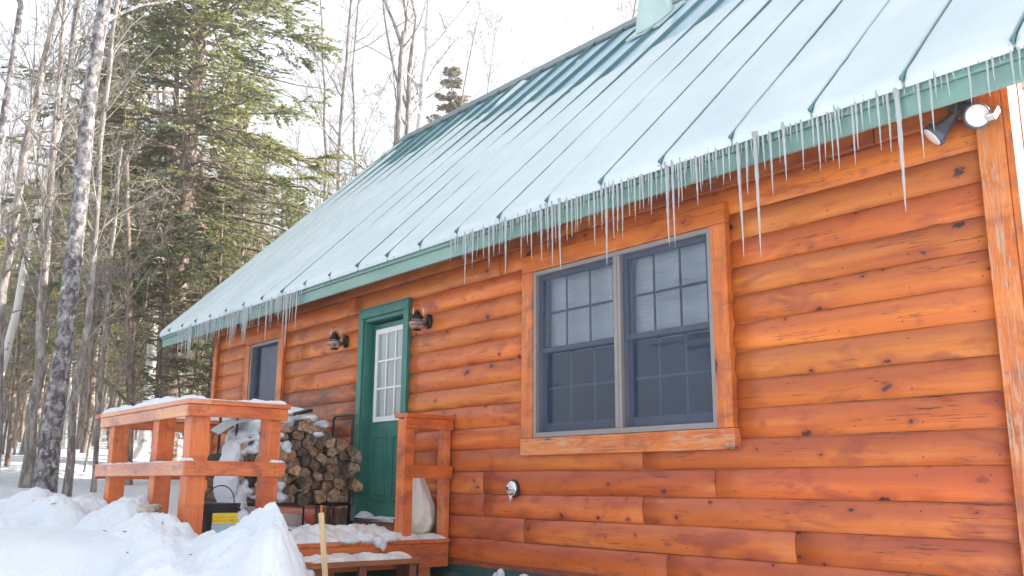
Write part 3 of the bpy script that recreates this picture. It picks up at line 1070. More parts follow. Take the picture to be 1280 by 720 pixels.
for ux0, ux1 in ((fx0 + .036, -4.736), (-4.667, fx1 - .036)):
    for up in (1, 0):
        z0, z1 = (zm - .02, fz1 - .036) if up else (fz0 + .041, zm + .02)
        y = -.012 if up else .028
        b = .042
        bb = .075 if not up else .042
        mb = MB().box(ux0, ux0 + b, y, y + .034, z0, z1).box(ux1 - b, ux1, y, y + .034, z0, z1)
        mb.box(ux0 + b + .0005, ux1 - b - .0005, y + .001, y + .033, z1 - b, z1).box(ux0 + b + .0005, ux1 - b - .0005, y + .001, y + .033, z0, z0 + bb)
        part(mb, 'sash_frame', M['sash'], dw, bevel=.002)
        gx0, gx1, gz0, gz1 = ux0 + b, ux1 - b, z0 + bb, z1 - b
        mb = MB()
        for k in (1, 2):
            xx = gx0 + (gx1 - gx0) * k / 3
            mb.box(xx - .009, xx + .009, y + .020, y + .026, gz0, gz1)
        zz = (gz0 + gz1) / 2
        for k in range(3):
            mb.box(gx0 + (gx1 - gx0) * k / 3 + .0095, gx0 + (gx1 - gx0) * (k + 1) / 3 - .0095, y + .020, y + .026, zz - .009, zz + .009)
        part(mb, 'muntin_grid', M['black'] if up else M['sash'], dw)
        for k in range(3):
            for j in range(2):
                a, c_ = gx0 + (gx1 - gx0) * k / 3, gz0 + (gz1 - gz0) * j / 2
                link('glass_pane', MB().add([(a, y + .014, c_), (a + (gx1 - gx0) / 3, y + .014, c_), (a + (gx1 - gx0) / 3, y + .014, c_ + (gz1 - gz0) / 2), (a, y + .014, c_ + (gz1 - gz0) / 2)], [(0, 1, 2, 3)]).mesh('glass_pane'), dw, M['glass'])
        if not up:
            part(MB().box((ux0 + ux1) / 2 - .05, (ux0 + ux1) / 2 + .05, y - .006, y, z1 - .02, z1 - .008), 'sash_lock', M['black'], dw)
    mb = MB()
    nf = 34
    for k in range(nf):       # pleated shade hanging behind the upper sash
        za, zb_ = zm - .02 + (fz1 - zm) * k / nf, zm - .02 + (fz1 - zm) * (k + 1) / nf
        mb.add([(ux0 + .02, .105, za), (ux1 - .02, .105, za), (ux1 - .02, .102, (za + zb_) / 2), (ux0 + .02, .102, (za + zb_) / 2), (ux0 + .02, .105, zb_), (ux1 - .02, .105, zb_)], [(0, 1, 2, 3), (3, 2, 5, 4)])
    part(mb, 'pleated_shade', M['shade'], dw, fix=False)
    link('insect_screen', MB().add([(ux0 + .004, -.022, fz0 + .045), (ux1 - .004, -.022, fz0 + .045), (ux1 - .004, -.022, fz1 - .04), (ux0 + .004, -.022, fz1 - .04)], [(0, 1, 2, 3)]).mesh('insect_screen'), dw, M['screen'])

# ================================================================== SMALL WINDOW
sw = link('small_window', MB().box(-11.29, -10.44, .03, .10, .60, .64).mesh('small_window'), cabin, M['winframe'])
tag(sw, 'narrow dark window near the far left corner')
part(MB().box(-11.42, -10.32, -.05, .008, 1.66, 1.80), 'casing_board', M['trim_x'], sw, bevel=.004)
part(MB().box(-11.42, -11.29, -.048, .008, .6, 1.658), 'casing_board', M['trim_z_clean'], sw, bevel=.004)
part(MB().box(-10.455, -10.32, -.048, .008, .6, 1.658), 'casing_board', M['trim_z_clean'], sw, bevel=.004)
part(MB().box(-11.42, -10.32, -.05, .008, .46, .598), 'casing_board', M['trim_x'], sw, bevel=.004)
mb = MB().box(-11.288, -11.25, -.035, .06, .60, 1.656).box(-10.495, -10.457, -.035, .06, .60, 1.656)
mb.box(-11.2495, -10.4955, -.033, .06, 1.62, 1.656).box(-11.2495, -10.4955, -.033, .06, .60, .64)
part(mb, 'window_frame', M['winframe'], sw, bevel=.002)
link('glass_pane', MB().add([(-11.25, .035, .64), (-10.495, .035, .64), (-10.495, .035, 1.62), (-11.25, .035, 1.62)], [(0, 1, 2, 3)]).mesh('glass_pane'), sw, M['glass'])
link('insect_screen', MB().add([(-11.25, -.01, .64), (-10.495, -.01, .64), (-10.495, -.01, 1.62), (-11.25, -.01, 1.62)], [(0, 1, 2, 3)]).mesh('insect_screen'), sw, M['screen'])
mb = MB()
for k in range(24):
    a = -11.26 + .78 * k / 24
    mb.add([(a, .09 + .012 * (k % 2), .62), (a + .78 / 24, .09 + .012 * ((k + 1) % 2), .62), (a + .78 / 24, .09 + .012 * ((k + 1) % 2), 1.63), (a, .09 + .012 * (k % 2), 1.63)], [(0, 1, 2, 3)])
part(mb, 'grey_curtain', simple('grey_curtain', (.12, .135, .16), .8), sw, fix=False)

# ================================================================== DOOR
door = link('entry_door', MB().box(-8.415, -7.655, .085, .125, -.435, 1.56).mesh('entry_door'), cabin, M['green'])
tag(door, 'green panel door with nine glass panes')
mb = MB()
mb.box(-8.53, -8.44, -.045, .012, -.58, 1.62).box(-7.66, -7.57, -.045, .012, -.58, 1.62).box(-8.53, -7.57, -.047, .012, 1.621, 1.71)
mb.box(-8.532, -7.568, -.054, .012, 1.7105, 1.722)
part(mb, 'door_casing', M['green'], door, bevel=.004)
mb = MB().box(-8.4395, -8.418, -.02, .14, -.48, 1.58).box(-7.68, -7.6605, -.02, .14, -.48, 1.58).box(-8.4395, -7.6605, -.018, .14, 1.581, 1.62)
part(mb, 'door_jamb', M['green'], door, bevel=.003)
part(MB().box(-8.418, -7.68, -.065, .13, -.475, -.440), 'threshold', M['chrome'], door, bevel=.003)
part(MB().box(-8.53, -7.57, -.045, .12, -.60, -.477), 'sill_board', M['tread'], door, bevel=.003)
lx0, lx1, lz0, lz1 = -8.35, -7.735, .52, 1.50
mb = MB().box(lx0, lx0 + .05, .066, .086, lz0, lz1).box(lx1 - .05, lx1, .066, .086, lz0, lz1)
mb.box(lx0 + .0505, lx1 - .0505, .067, .086, lz1 - .055, lz1).box(lx0 + .0505, lx1 - .0505, .067, .086, lz0, lz0 + .055)
part(mb, 'glazing_frame', M['white'], door, bevel=.003)
gx0, gx1, gz0, gz1 = lx0 + .05, lx1 - .05, lz0 + .055, lz1 - .055
mb = MB()
for k in (1, 2):
    xx = gx0 + (gx1 - gx0) * k / 3
    mb.box(xx - .010, xx + .010, .068, .083, gz0, gz1)
for j in (1, 2):
    zz = gz0 + (gz1 - gz0) * j / 3
    for k in range(3): mb.box(gx0 + (gx1 - gx0) * k / 3 + .0105, gx0 + (gx1 - gx0) * (k + 1) / 3 - .0105, .068, .083, zz - .010, zz + .010)
part(mb, 'muntin_grid', M['white'], door)
for k in range(3):
    for j in range(3):
        a, c_, w_, h_ = gx0 + (gx1 - gx0) * k / 3, gz0 + (gz1 - gz0) * j / 3, (gx1 - gx0) / 3, (gz1 - gz0) / 3
        link('glass_pane', MB().add([(a, .0795, c_), (a + w_, .0795, c_), (a + w_, .0795, c_ + h_), (a, .0795, c_ + h_)], [(0, 1, 2, 3)]).mesh('glass_pane'), door, M['glass'])
part(MB().box(gx0, gx1, .0815, .084, gz0, gz1), 'door_curtain', M['curtain'], door)
for a, b in ((-8.34, -8.09), (-7.98, -7.735)):
    for z0, z1 in ((-.27, .38),):
        mb = MB()
        mb.box(a, a + .022, .074, .0852, z0, z1).box(b - .022, b, .074, .0852, z0, z1).box(a + .0225, b - .0225, .0745, .0852, z0, z0 + .022).box(a + .0225, b - .0225, .0745, .0852, z1 - .022, z1)
        mb.box(a + .05, b - .05, .078, .0852, z0 + .05, z1 - .05)
        part(mb, 'raised_panel', M['green'], door, bevel=.004)

# ================================================================== DECK
DX0, DX1, DY0, DZ = -9.05, -6.80, -2.50, -.58
deck = empty('porch_deck', (-7.9, -1.25, DZ), 'raised red-stained wooden deck with snow-capped railings in front of the green door', 'deck')
nb = 16
for i in range(nb):
    y0 = DY0 + (0 - .04 - DY0) * i / nb
    y1 = DY0 + (0 - .04 - DY0) * (i + 1) / nb
    part(MB().box(DX0 + .02, DX1 + .015, y0 + .003, y1 - .003, DZ - .032, DZ), 'deck_board', M['deck_x'], deck, bevel=.003)
part(MB().box(DX1 - .04, DX1, DY0 + .02, -.045, DZ - .235, DZ - .034), 'rim_joist', M['deck_y'], deck, bevel=.004)
part(MB().box(DX0, DX1 - .041, DY0 + .02, DY0 + .06, DZ - .235, DZ - .034), 'rim_joist', M['deck_x'], deck, bevel=.004)
part(MB().box(DX0, DX0 + .04, DY0 + .061, -.045, DZ - .235, DZ - .034), 'rim_joist', M['deck_y'], deck, bevel=.004)
for x, y in ((-6.95, -.25), (-6.95, -1.2), (-6.95, -2.3), (-8.95, -2.3), (-8.95, -.3)):
    part(MB().box(x - .07, x + .07, y - .07, y + .07, -1.7, DZ - .236), 'deck_footing', M['deck_z'], deck)
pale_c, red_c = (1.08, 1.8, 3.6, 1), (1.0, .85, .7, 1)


def dpart(name, b, mat, colr, label=None, bevel=.005):
    o = part(MB().box(*b), name, M[mat], deck, bevel=bevel)
    o.color = colr
    if label: o['label'] = label
    return o


RT, RB = .50, .372
# corner, gate, middle and left posts
for nm, (x0, x1, y0, y1, zt) in {'corner post with peeling paint': (-6.94, -6.80, -2.435, -2.29, RB + .09), 'post beside the steps': (-6.93, -6.80, -1.83, -1.71, RB + .09),
                                 'middle front post': (-7.62, -7.49, -2.435, -2.30, RB + .08), 'left front post': (-8.76, -8.63, -2.435, -2.30, RB + .08),
                                 'rear left post': (-9.06, -8.95, -.17, -.06, RB + .1),
                                 'short post beside the door': (-6.93, -6.81, -.535, -.435, RB + .08), 'short post against the wall': (-6.93, -6.81, -.092, -.038, RB + .08)}.items():
    dpart('railing_post', (x0, x1, y0, y1, DZ - (.6 if y0 < -2 else 0.0), zt), 'deck_z', (1.05, 1.0, .95, 1), nm)
# front railing along x
dpart('railing_cap', (-8.95, -6.755, -2.48, -2.30, RT - .038, RT), 'deck_x', pale_c, 'snowy front cap board')
dpart('top_rail', (-8.93, -6.803, -2.473, -2.437, RB, RT - .040), 'deck_x', pale_c, 'front top rail')
dpart('lower_rail', (-8.97, -6.803, -2.473, -2.437, -.065, .045), 'deck_x', pale_c, 'front lower rail')
# railing on the steps side
dpart('railing_cap', (-6.95, -6.757, -2.298, -1.655, RT - .038, RT - .001), 'deck_y', (1.02, 1.05, 1.1, 1), 'side cap board')
dpart('top_rail', (-6.799, -6.763, -2.473, -1.675, RB, RT - .040), 'deck_y', (1.02, .95, .9, 1), 'side top rail')
dpart('lower_rail', (-6.799, -6.763, -2.473, -1.675, -.065, .045), 'deck_y', (1.02, 1.0, 1.0, 1), 'side lower rail')
# far left railing
dpart('railing_cap', (-9.10, -8.975, -2.48, -.05, RT - .038, RT), 'deck_y', (1, 1, 1, 1), 'far left cap board')
dpart('top_rail', (-9.03, -8.995, -2.45, -.05, RB, RT - .040), 'deck_y', (.8, .75, .7, 1), 'far left top rail')
dpart('lower_rail', (-9.03, -8.995, -2.45, -.05, -.085, .045), 'deck_y', (.8, .75, .7, 1), 'far left lower rail')
# short railing right of the door
dpart('railing_cap', (-6.97, -6.765, -.545, -.035, RT - .038, RT), 'deck_y', red_c, 'short cap board by the door')
dpart('top_rail', (-6.809, -6.772, -.550, -.035, RB, RT - .040), 'deck_y', red_c, 'short top rail by the door')
dpart('lower_rail', (-6.809, -6.772, -.555, -.036, -.060, .050), 'deck_y', red_c, 'short lower rail by the door')

snow_patch('rail_snow', -8.94, -6.84, -2.475, -2.305, RT, .045, M['snow'], 'snow lying along the front deck railing', .018, 4, .9, .4)
snow_patch('rail_snow', -6.94, -6.775, -2.40, -1.70, RT, .022, M['snow'], 'thin snow on the railing cap beside the steps', .014, 9, .9, .4)
snow_patch('rail_snow', -6.93, -6.79, -1.98, -1.67, RT + .001, .030, M['snow'], 'lump of snow at the end of the railing cap above the woodpile', .013, 19, .9, .4)
snow_patch('rail_snow', -9.12, -8.975, -2.40, -.06, RT, .075, M['snow'], 'thick snow lying on the far left railing of the deck', .02, 5, .5, .35)
snow_patch('rail_snow', -8.90, -6.9, -2.475, -2.436, .045, .012, M['snow'], 'thin snow line on the front lower rail', .012, 6, 1.5, .5, .2)
snow_patch('rail_snow', -6.90, -6.764, -2.472, -2.40, .046, .030, M['snow'], 'small snow mound where the lower rails meet at the corner post', .010, 7, .5, .4)
snow_patch('rail_snow', -6.805, -6.765, -1.80, -1.68, .045, .022, M['snow'], 'small snow cap on the right end of the side lower rail', .008, 8, .4, .4)
snow_patch('deck_snow', -9.0, -6.79, -2.36, -.075, DZ, .06, M['snow_dirty'], 'trodden snow covering the deck boards in front of the door', .03, 12, .7, .35)
snow_patch('deck_snow', -7.9, -6.80, -1.5, -.32, DZ + .01, .085, M['snow_dirty'], 'rough lumps of trodden snow at the top of the steps', .018, 13, 1.0, .45)
snow_patch('sill_snow', -8.40, -8.22, -.075, .07, -.438, .05, M['snow'], 'little drift of snow at the left end of the door sill', .010, 14, .6, .8)
snow_patch('sill_snow', -8.25, -7.70, -.07, .06, -.440, .016, M['snow'], 'snow crust along the door threshold', .012, 15, .8, .5)
snow_patch('deck_snow', -6.99, -6.79, -.45, -.06, DZ, .035, M['snow'], 'snow between the two short railing posts beside the bag', .012, 16, 1., .4)
o = blobs('deck_snow', [((-6.785, -.78, DZ - .01), (.045, .05, .05)), ((-6.775, -.74, DZ - .04), (.03, .03, .045)), ((-6.80, -.88, DZ + .01), (.06, .07, .03)), ((-6.79, -1.05, DZ + .01), (.05, .10, .025)), ((-6.79, -.66, DZ + .01), (.05, .09, .025))], M['snow'], .012, .02, .04)
tag(o, 'ragged snow hanging over the front edge of the deck', 'snow', kind='stuff')

# ---- steps
steps = empty('porch_steps', (-6.45, -.85, -1.4), 'weathered wooden steps with snowy treads below the deck edge', 'steps')
part(MB().box(-6.795, -6.62, -1.56, -.56, -.745, -.705), 'tread', M['tread'], steps, bevel=.005)
part(MB().box(-6.615, -6.44, -1.56, -.56, -.745, -.704), 'tread', M['tread'], steps, bevel=.005)
part(MB().box(-6.47, -6.13, -1.56, -.56, -1.00, -.96), 'tread', M['tread'], steps, bevel=.005)
part(MB().box(-6.52, -6.48, -.66, -.575, -1.42, -.746), 'step_leg', M['tread'], steps, bevel=.004)
part(MB().box(-6.52, -6.48, -1.13, -1.065, -1.42, -.746), 'step_leg', M['tread'], steps, bevel=.004)
part(MB().box(-6.52, -6.48, -1.54, -1.47, -1.42, -.746), 'step_leg', M['tread'], steps, bevel=.004)
part(MB().box(-6.78, -6.48, -.60, -.565, -.95, -.747), 'stringer', M['tread'], steps, bevel=.004)
snow_patch('step_snow', -6.79, -6.455, -1.54, -.62, -.705, .045, M['snow_dirty'], 'icy snow on the top tread of the porch steps', .016, 24, .9, .45)

# ================================================================== WOOD RACK + FIREWOOD
rack = empty('firewood_rack', (-8.675, -.73, DZ), 'black tubular firewood rack on the deck left of the door', 'firewood rack')
rz0, rz1 = -.31, .60
for k, y in enumerate((-.10, -1.36)):
    P = [(-8.47, y, DZ + .01), (-8.47, y, rz1 - .07), (-8.475, y, rz1 - .03), (-8.50, y, rz1 - .005), (-8.53, y, rz1), (-8.82, y, rz1), (-8.85, y, rz1 - .005), (-8.875, y, rz1 - .03), (-8.88, y, rz1 - .07), (-8.88, y, DZ + .01)]
    MB().tube(P, .014, 10).build('end_hoop', M['black'] if k == 0 else M['rust'], rack, smooth=True)
for x in (-8.47, -8.88):
    MB().tube([(x, -1.34, rz0), (x, -.12, rz0)], .016, 8).build('base_rail', M['black'], rack, smooth=True)
    for y in (-.4, -1.05): MB().tube([(x, y, rz0), (x, y, DZ + .01)], .012, 8).build('leg', M['black'], rack, smooth=True)


def clip_poly(poly, p, q):
    """keep the part of poly nearer to p than q"""
    mx, my = (p[0] + q[0]) / 2, (p[1] + q[1]) / 2
    nx, ny = q[0] - p[0], q[1] - p[1]
    out = []
    for i in range(len(poly)):
        a, b = poly[i], poly[(i + 1) % len(poly)]
        da = (a[0] - mx) * nx + (a[1] - my) * ny
        db_ = (b[0] - mx) * nx + (b[1] - my) * ny
        if da <= 0: out.append(a)
        if da * db_ < 0:
            t_ = da / (da - db_)
            out.append((a[0] + (b[0] - a[0]) * t_, a[1] + (b[1] - a[1]) * t_))
    return out


fr = random.Random(5)
seeds = []


def pile_top(y):
    return np.interp(y, [-1.5, -1.30, -1.05, -.80, -.45, -.30, -.08], [.10, .30, .42, .50, .44, .36, .25])


tries = 0
while tries < 5000:
    tries += 1
    y, z = fr.uniform(-1.46, -.05), fr.uniform(rz0 + .04, .54)
    if z > pile_top(y) - .035: continue
    rr = .088 if tries < 1500 else .070
    if all(math.hypot((y - a) * .85, z - b) > rr for a, b in seeds): seeds.append((y, z))
ghost = [(y, pile_top(y) + .05) for y in np.arange(-1.5, 0, .08)] + [(y, rz0 - .07) for y in np.arange(-1.5, 0, .1)] + [(-1.50, z) for z in np.arange(-.3, .5, .1)] + [(.04, z) for z in np.arange(-.3, .4, .1)]
endcol = [(1, 1, 1, 1), (.8, .82, .86, 1), (.50, .50, .52, 1), (1.25, 1.15, 1.0, 1), (.30, .30, .32, 1), (.95, .78, .62, 1), (1.1, 1.15, 1.2, 1)]


def firewood(name, poly, xa, xb, label, group='split firewood stacked in the rack', c=None):
    """split log with the given (y,z) cross-section, lying along x"""
    n = len(poly)
    cy, cz_ = sum(p[0] for p in poly) / n, sum(p[1] for p in poly) / n
    V = []
    tw, sl = fr.uniform(-.02, .02), fr.uniform(-.025, .025)
    rings = [(xa, .94), (xa - .015, 1.0), ((xa + xb) / 2, fr.uniform(.92, 1.0)), (xb + .01, .97), (xb, .9)]
    for i, (x, s) in enumerate(rings):
        t_ = (xa - x) / (xa - xb)
        for (y, z) in poly: V.append((x + (sl * (y - cy) * 6 if i < 2 else 0), cy + (y - cy) * s + tw * t_, cz_ + (z - cz_) * s))
    Fc = []
    for i in range(len(rings) - 1):
        for k in range(n): Fc.append((i * n + k, i * n + (k + 1) % n, (i + 1) * n + (k + 1) % n, (i + 1) * n + k))
    Fc += [tuple(reversed(range(n))), tuple(range(len(V) - n, len(V)))]
    mb = MB().add([(v[0] - xa, v[1] - cy, v[2] - cz_) for v in V], Fc)
    me = mb.mesh(name)
    bm = bmesh.new()
    bm.from_mesh(me)
    bmesh.ops.recalc_face_normals(bm, faces=bm.faces)
    bm.to_mesh(me)
    bm.free()
    o = link(name, me, None, M['bark_fw'])
    me.materials.append(M['end_fw'])
    for i, p in enumerate(me.polygons):
        if i >= n * (len(rings) - 1) or i < n: p.material_index = 1
    o.location = (xa, cy, cz_)
    o.color = c or fr.choice(endcol)
    return tag(o, label, 'firewood log', group)


for i, p in enumerate(seeds):
    poly = [(p[0] - .2, p[1] - .2), (p[0] + .2, p[1] - .2), (p[0] + .2, p[1] + .2), (p[0] - .2, p[1] + .2)]
    for q in seeds + ghost:
        if q is not p and abs(q[0] - p[0]) < .45 and abs(q[1] - p[1]) < .45 and len(poly) > 2: poly = clip_poly(poly, p, q)
    if len(poly) < 3: continue
    cy, cz_ = sum(a for a, b in poly) / len(poly), sum(b for a, b in poly) / len(poly)
    pts = []
    for k in range(len(poly)):
        a, b = poly[k], poly[(k + 1) % len(poly)]
        if math.hypot(a[0] - b[0], a[1] - b[1]) < .012: continue
        pts.append(a)
        if math.hypot(a[0] - b[0], a[1] - b[1]) > .05:
            j = fr.uniform(-.003, .004)
            m_ = ((a[0] + b[0]) / 2, (a[1] + b[1]) / 2)
            d_ = math.hypot(m_[0] - cy, m_[1] - cz_) + 1e-6
            pts.append((m_[0] + (m_[0] - cy) / d_ * j, m_[1] + (m_[1] - cz_) / d_ * j))
    s = fr.uniform(.93, 1.03)
    for _ in range(fr.choice([0, 0, 1])):     # split faces: slice a side off
        a = fr.uniform(0, 6.28)
        R_ = max(math.hypot(u - cy, v - cz_) for u, v in pts)
        q = (cy + 2 * R_ * .62 * math.cos(a), cz_ + 2 * R_ * .62 * math.sin(a))
        c2 = clip_poly(pts, (cy, cz_), q)
        if len(c2) >= 3: pts = c2
    pts = [(cy + (a - cy) * s, cz_ + (b - cz_) * s) for a, b in pts]
    if len(pts) < 3: continue
    side = 'left' if cy < -.85 else 'right'
    lev = 'lower' if cz_ < -.05 else ('middle' if cz_ < .2 else 'upper')
    xa = -8.43 + fr.uniform(-.09, .05)
    if fr.random() < .12 and cz_ < .1: xa += .05
    firewood('firewood_log', pts, xa, xa - fr.uniform(.38, .46), 'split firewood log in the %s %s part of the rack left of the door' % (lev, side))
# round ends half buried at the left of the pile
for (py, pz, r, lab) in ((-1.02, .33, .062, 'round-ended log at the top of the pile, its end framed by snow'), (-1.05, .225, .05, 'dark-hearted round log under the topmost one at the left of the pile'),
                         (-.99, .235, .055, 'pale split log beside the dark-hearted one at the left of the pile'), (-.66, .46, .07, 'half-round log on top of the pile just right of the railing post')):
    poly = [(py + r * math.cos(a) * 1.1, pz + r * math.sin(a)) for a in np.linspace(0, 2 * math.pi, 13)[:-1]]
    firewood('firewood_log', poly, -8.375, -8.80, lab, c=(1.1, 1.0, .9, 1))
# two upright splits under the rack
for k, (x, y, lab) in enumerate(((-8.50, -.38, 'upright split log standing under the rack, left one of two'), (-8.47, -.20, 'upright reddish split log standing under the rack beside its right leg'))):
    poly = [(.075 * math.cos(a) * (1 + .12 * math.sin(3 * a + k)), .085 * math.sin(a)) for a in np.linspace(0, 2 * math.pi, 9)[:-1]]
    o = firewood('firewood_log', poly, .12, -.125, lab, 'upright logs under the rack', (1.1, .8, .7, 1))
    o.rotation_euler = (0, -math.pi / 2, .4 * k)
    o.location = (x, y, DZ + .25)
o = blobs('woodpile_snow', [((-8.66, -.90, .49), (.22, .24, .09)), ((-8.60, -.72, .56), (.20, .17, .09)), ((-8.56, -.62, .53), (.20, .13, .06)), ((-8.64, -1.12, .43), (.22, .18, .09)), ((-8.58, -1.30, .30), (.20, .10, .12)),
                            ((-8.50, -1.38, .16), (.16, .08, .16)), ((-8.47, -1.42, .02), (.16, .09, .18)), ((-8.44, -1.44, -.12), (.18, .11, .20)), ((-8.46, -1.30, -.20), (.08, .12, .08)), ((-8.46, -1.36, -.30), (.16, .13, .18)), ((-8.40, -1.24, -.46), (.2, .26, .12)), ((-8.41, -.86, .24), (.05, .05, .06)), ((-8.36, -.55, .37), (.05, .06, .03)), ((-8.52, -.45, .46), (.16, .06, .03))] + [((-8.42 + fr.uniform(-.03, .03), fr.uniform(-1.44, -.84), fr.uniform(-.26, .40)), (.06, fr.uniform(.03, .08), fr.uniform(.018, .05))) for _ in range(34)],
          M['snow'], .014, .035, .09)
tag(o, 'snow draped over the top and left side of the woodpile', 'snow', kind='stuff')
MBb = MB().box(-8.42, -8.15, -1.28, -1.02, DZ, -.33)
tag(MBb.build('concrete_block', M['concrete'], None, bevel=.012), 'grey concrete block on the deck below the left end of the rack', 'concrete block')

# ---- snow shovel lying on the pile
sh = empty('snow_shovel', (-8.5, -.9, .58), 'snow shovel with grey blade and black grip lying on top of the woodpile', 'snow shovel')
A, B = Vector(on(316, 523, 0, -8.42)), Vector(on(366, 518, 0, -8.42))
G = Vector(on(390, 513, 0, -8.42))
MB().tube([A, B], .014, 8).build('shaft', M['pine'], sh, smooth=True)
MB().tube([B, B + (G - B) * .5, G], [.018, .020, .017], 10).build('grip', M['black'], sh, smooth=True)
b0, b1 = Vector(on(275, 538, 0, -8.36)), Vector(on(318, 521, 0, -8.36))
V = []
for i in range(9):
    t_ = i / 8
    c = b0 + (b1 - b0) * t_ + Vector((0, 0, .035 * math.sin(t_ * math.pi)))
    for j in (-1, 1): V.append(c + Vector((-.12 + .16 * j, -.02 * j, -.012 * j - .03 * (j > 0))))
V2 = [v + Vector((0, 0, .006)) for v in V]
Fc = [(2 * i, 2 * i + 1, 2 * i + 3, 2 * i + 2) for i in range(8)]
n = len(V)
Fc += [tuple(n + k for k in reversed(f)) for f in Fc]
Fc += [(2 * i, 2 * i + 2, n + 2 * i + 2, n + 2 * i) for i in range(8)] + [(2 * i + 3, 2 * i + 1, n + 2 * i + 1, n + 2 * i + 3) for i in range(8)] + [(0, n, n + 1, 1), (16, 17, n + 17, n + 16)]
MB().add(V + V2, Fc).build('blade', simple('shovel_blade_grey', (.42, .46, .50), .35, metal=.4, var=.05), sh, smooth=False)

# ---- ice-melt bucket
bk = empty('plastic_bucket', (-7.17, -2.03, DZ + .005), 'black plastic bucket with yellow and orange label, half buried in snow by the corner post', 'bucket', rz=math.radians(4))
mb = MB()
prof = [(0, .105), (.24, .135), (.245, .148), (.262, .150), (.266, .142), (.292, .146), (.300, .150), (.306, .146), (.306, 0)]


def sq_ring(z, r, n=32, p=5):
    out = []
    for k in range(n):
        a = 2 * math.pi * k / n
        c, s = math.cos(a), math.sin(a)
        q = (abs(c) ** p + abs(s) ** p) ** (-1 / p)
        out.append((r * c * q, r * s * q, z))
    return out


V, Fc = [], []
for z, r in prof: V += sq_ring(z, max(r, .002))
for i in range(len(prof) - 1):
    for k in range(32): Fc.append((i * 32 + k, i * 32 + (k + 1) % 32, (i + 1) * 32 + (k + 1) % 32, (i + 1) * 32 + k))
Fc += [tuple(reversed(range(32)))]
MB().add(V, Fc).build('pail', M['plastic'], bk, local=True, bevel=0)
P = [(0, .135 * math.cos(a), .285 + .155 * math.sin(a)) for a in np.linspace(0, math.pi, 17)]
P = [(p[0] + .04 * math.sin(a), p[1], p[2]) for p, a in zip(P, np.linspace(0, math.pi, 17))]
MB().tube(P, .0045, 8).build('handle', M['black'], bk, smooth=True, local=True)
lab = MB().box(.1330, .1350, -.105, .105, .150, .232).build('label', M['yellow'], bk, local=True)
MB().box(.1290, .1325, -.105, .105, .065, .148).build('label_band', M['ltblue'], bk, local=True)
MB().box(.1351, .1355, -.098, .098, .198, .202).build('label_line', simple('olive_print', (.35, .38, .03), .5), bk, local=True)


def text(body, size, mat, parent, loc, rot, name='lettering', ext=.0006):
    cu = bpy.data.curves.new(name, 'FONT')
    cu.body = body
    cu.size = size
    cu.extrude = ext
    cu.align_x = 'CENTER'
    cu.align_y = 'CENTER'
    tmp = bpy.data.objects.new('tmp', cu)
    COL.objects.link(tmp)
    bpy.context.view_layer.update()
    me = bpy.data.meshes.new_from_object(tmp.evaluated_get(bpy.context.evaluated_depsgraph_get()))
    bpy.data.objects.remove(tmp)
    o = link(name, me, parent, mat, local=True)
    o.location = loc
    o.rotation_euler = rot
    return o


text('INSTANT MELT', .030, M['orange'], bk, (.1358, 0, .172), (math.pi / 2, 0, math.pi / 2))

# ---- white bag behind the short railing
V, Fc = [], []
nr, ns = 26, 40
for i in range(nr):
    t_ = i / (nr - 1)
    z = t_ * .62
    r = np.interp(t_, [0, .06, .2, .4, .6, .8, .95, 1], [.02, .125, .165, .15, .115, .07, .03, .004])
    for k in range(ns):
        a = 2 * math.pi * k / ns
        fold = 1 + (.05 + .10 * t_) * math.sin(5 * a + 2.2 * t_ + .6) + .06 * math.sin(9 * a - 3 * t_) * (t_ > .15) + .04 * math.sin(14 * t_ + 2 * a)
        V.append((.95 * r * fold * math.cos(a), 1.15 * r * fold * math.sin(a) - .06 * t_ ** 2, z + .01 * math.sin(3 * a)))
for i in range(nr - 1):
    for k in range(ns): Fc.append((i * ns + k, i * ns + (k + 1) % ns, (i + 1) * ns + (k + 1) % ns, (i + 1) * ns + k))
Fc.append(tuple(reversed(range(ns))))
o = MB().add(V, Fc).build('plastic_bag', M['bag'], None, smooth=True)
o.location = (-7.08, -.175, DZ + .005)
o.scale = (.9, .8, 1)
tag(o, 'crumpled white plastic bag standing on the deck behind the short railing', 'bag')

# ---- pine stake in the snow
S0, S1 = on(402, 640, 2, -.30), on(413, 760, 0, 0)
D0 = math.hypot(*(at_dist(402, 640, 6.0)[:2] - CP[:2]))
top, bot = Vector(at_dist(401.5, 641, 6.0)), Vector(at_dist(411, 790, 6.0))
sk = MB().obox(bot, top, .032, .022, (1, -1, 0)).build('wooden_stake', M['pine'], None, bevel=.002)
tag(sk, 'thin pale pine stake standing in the snow in front of the steps', 'stake')
st_tip = MB().obox(top + Vector((0, 0, .0)), top + Vector((-.002, 0, .045)), .012, .010, (1, -1, 0)).build('broken_tip', M['deck_z'], sk)

# ================================================================== WALL FIXTURES
WALL = -.022


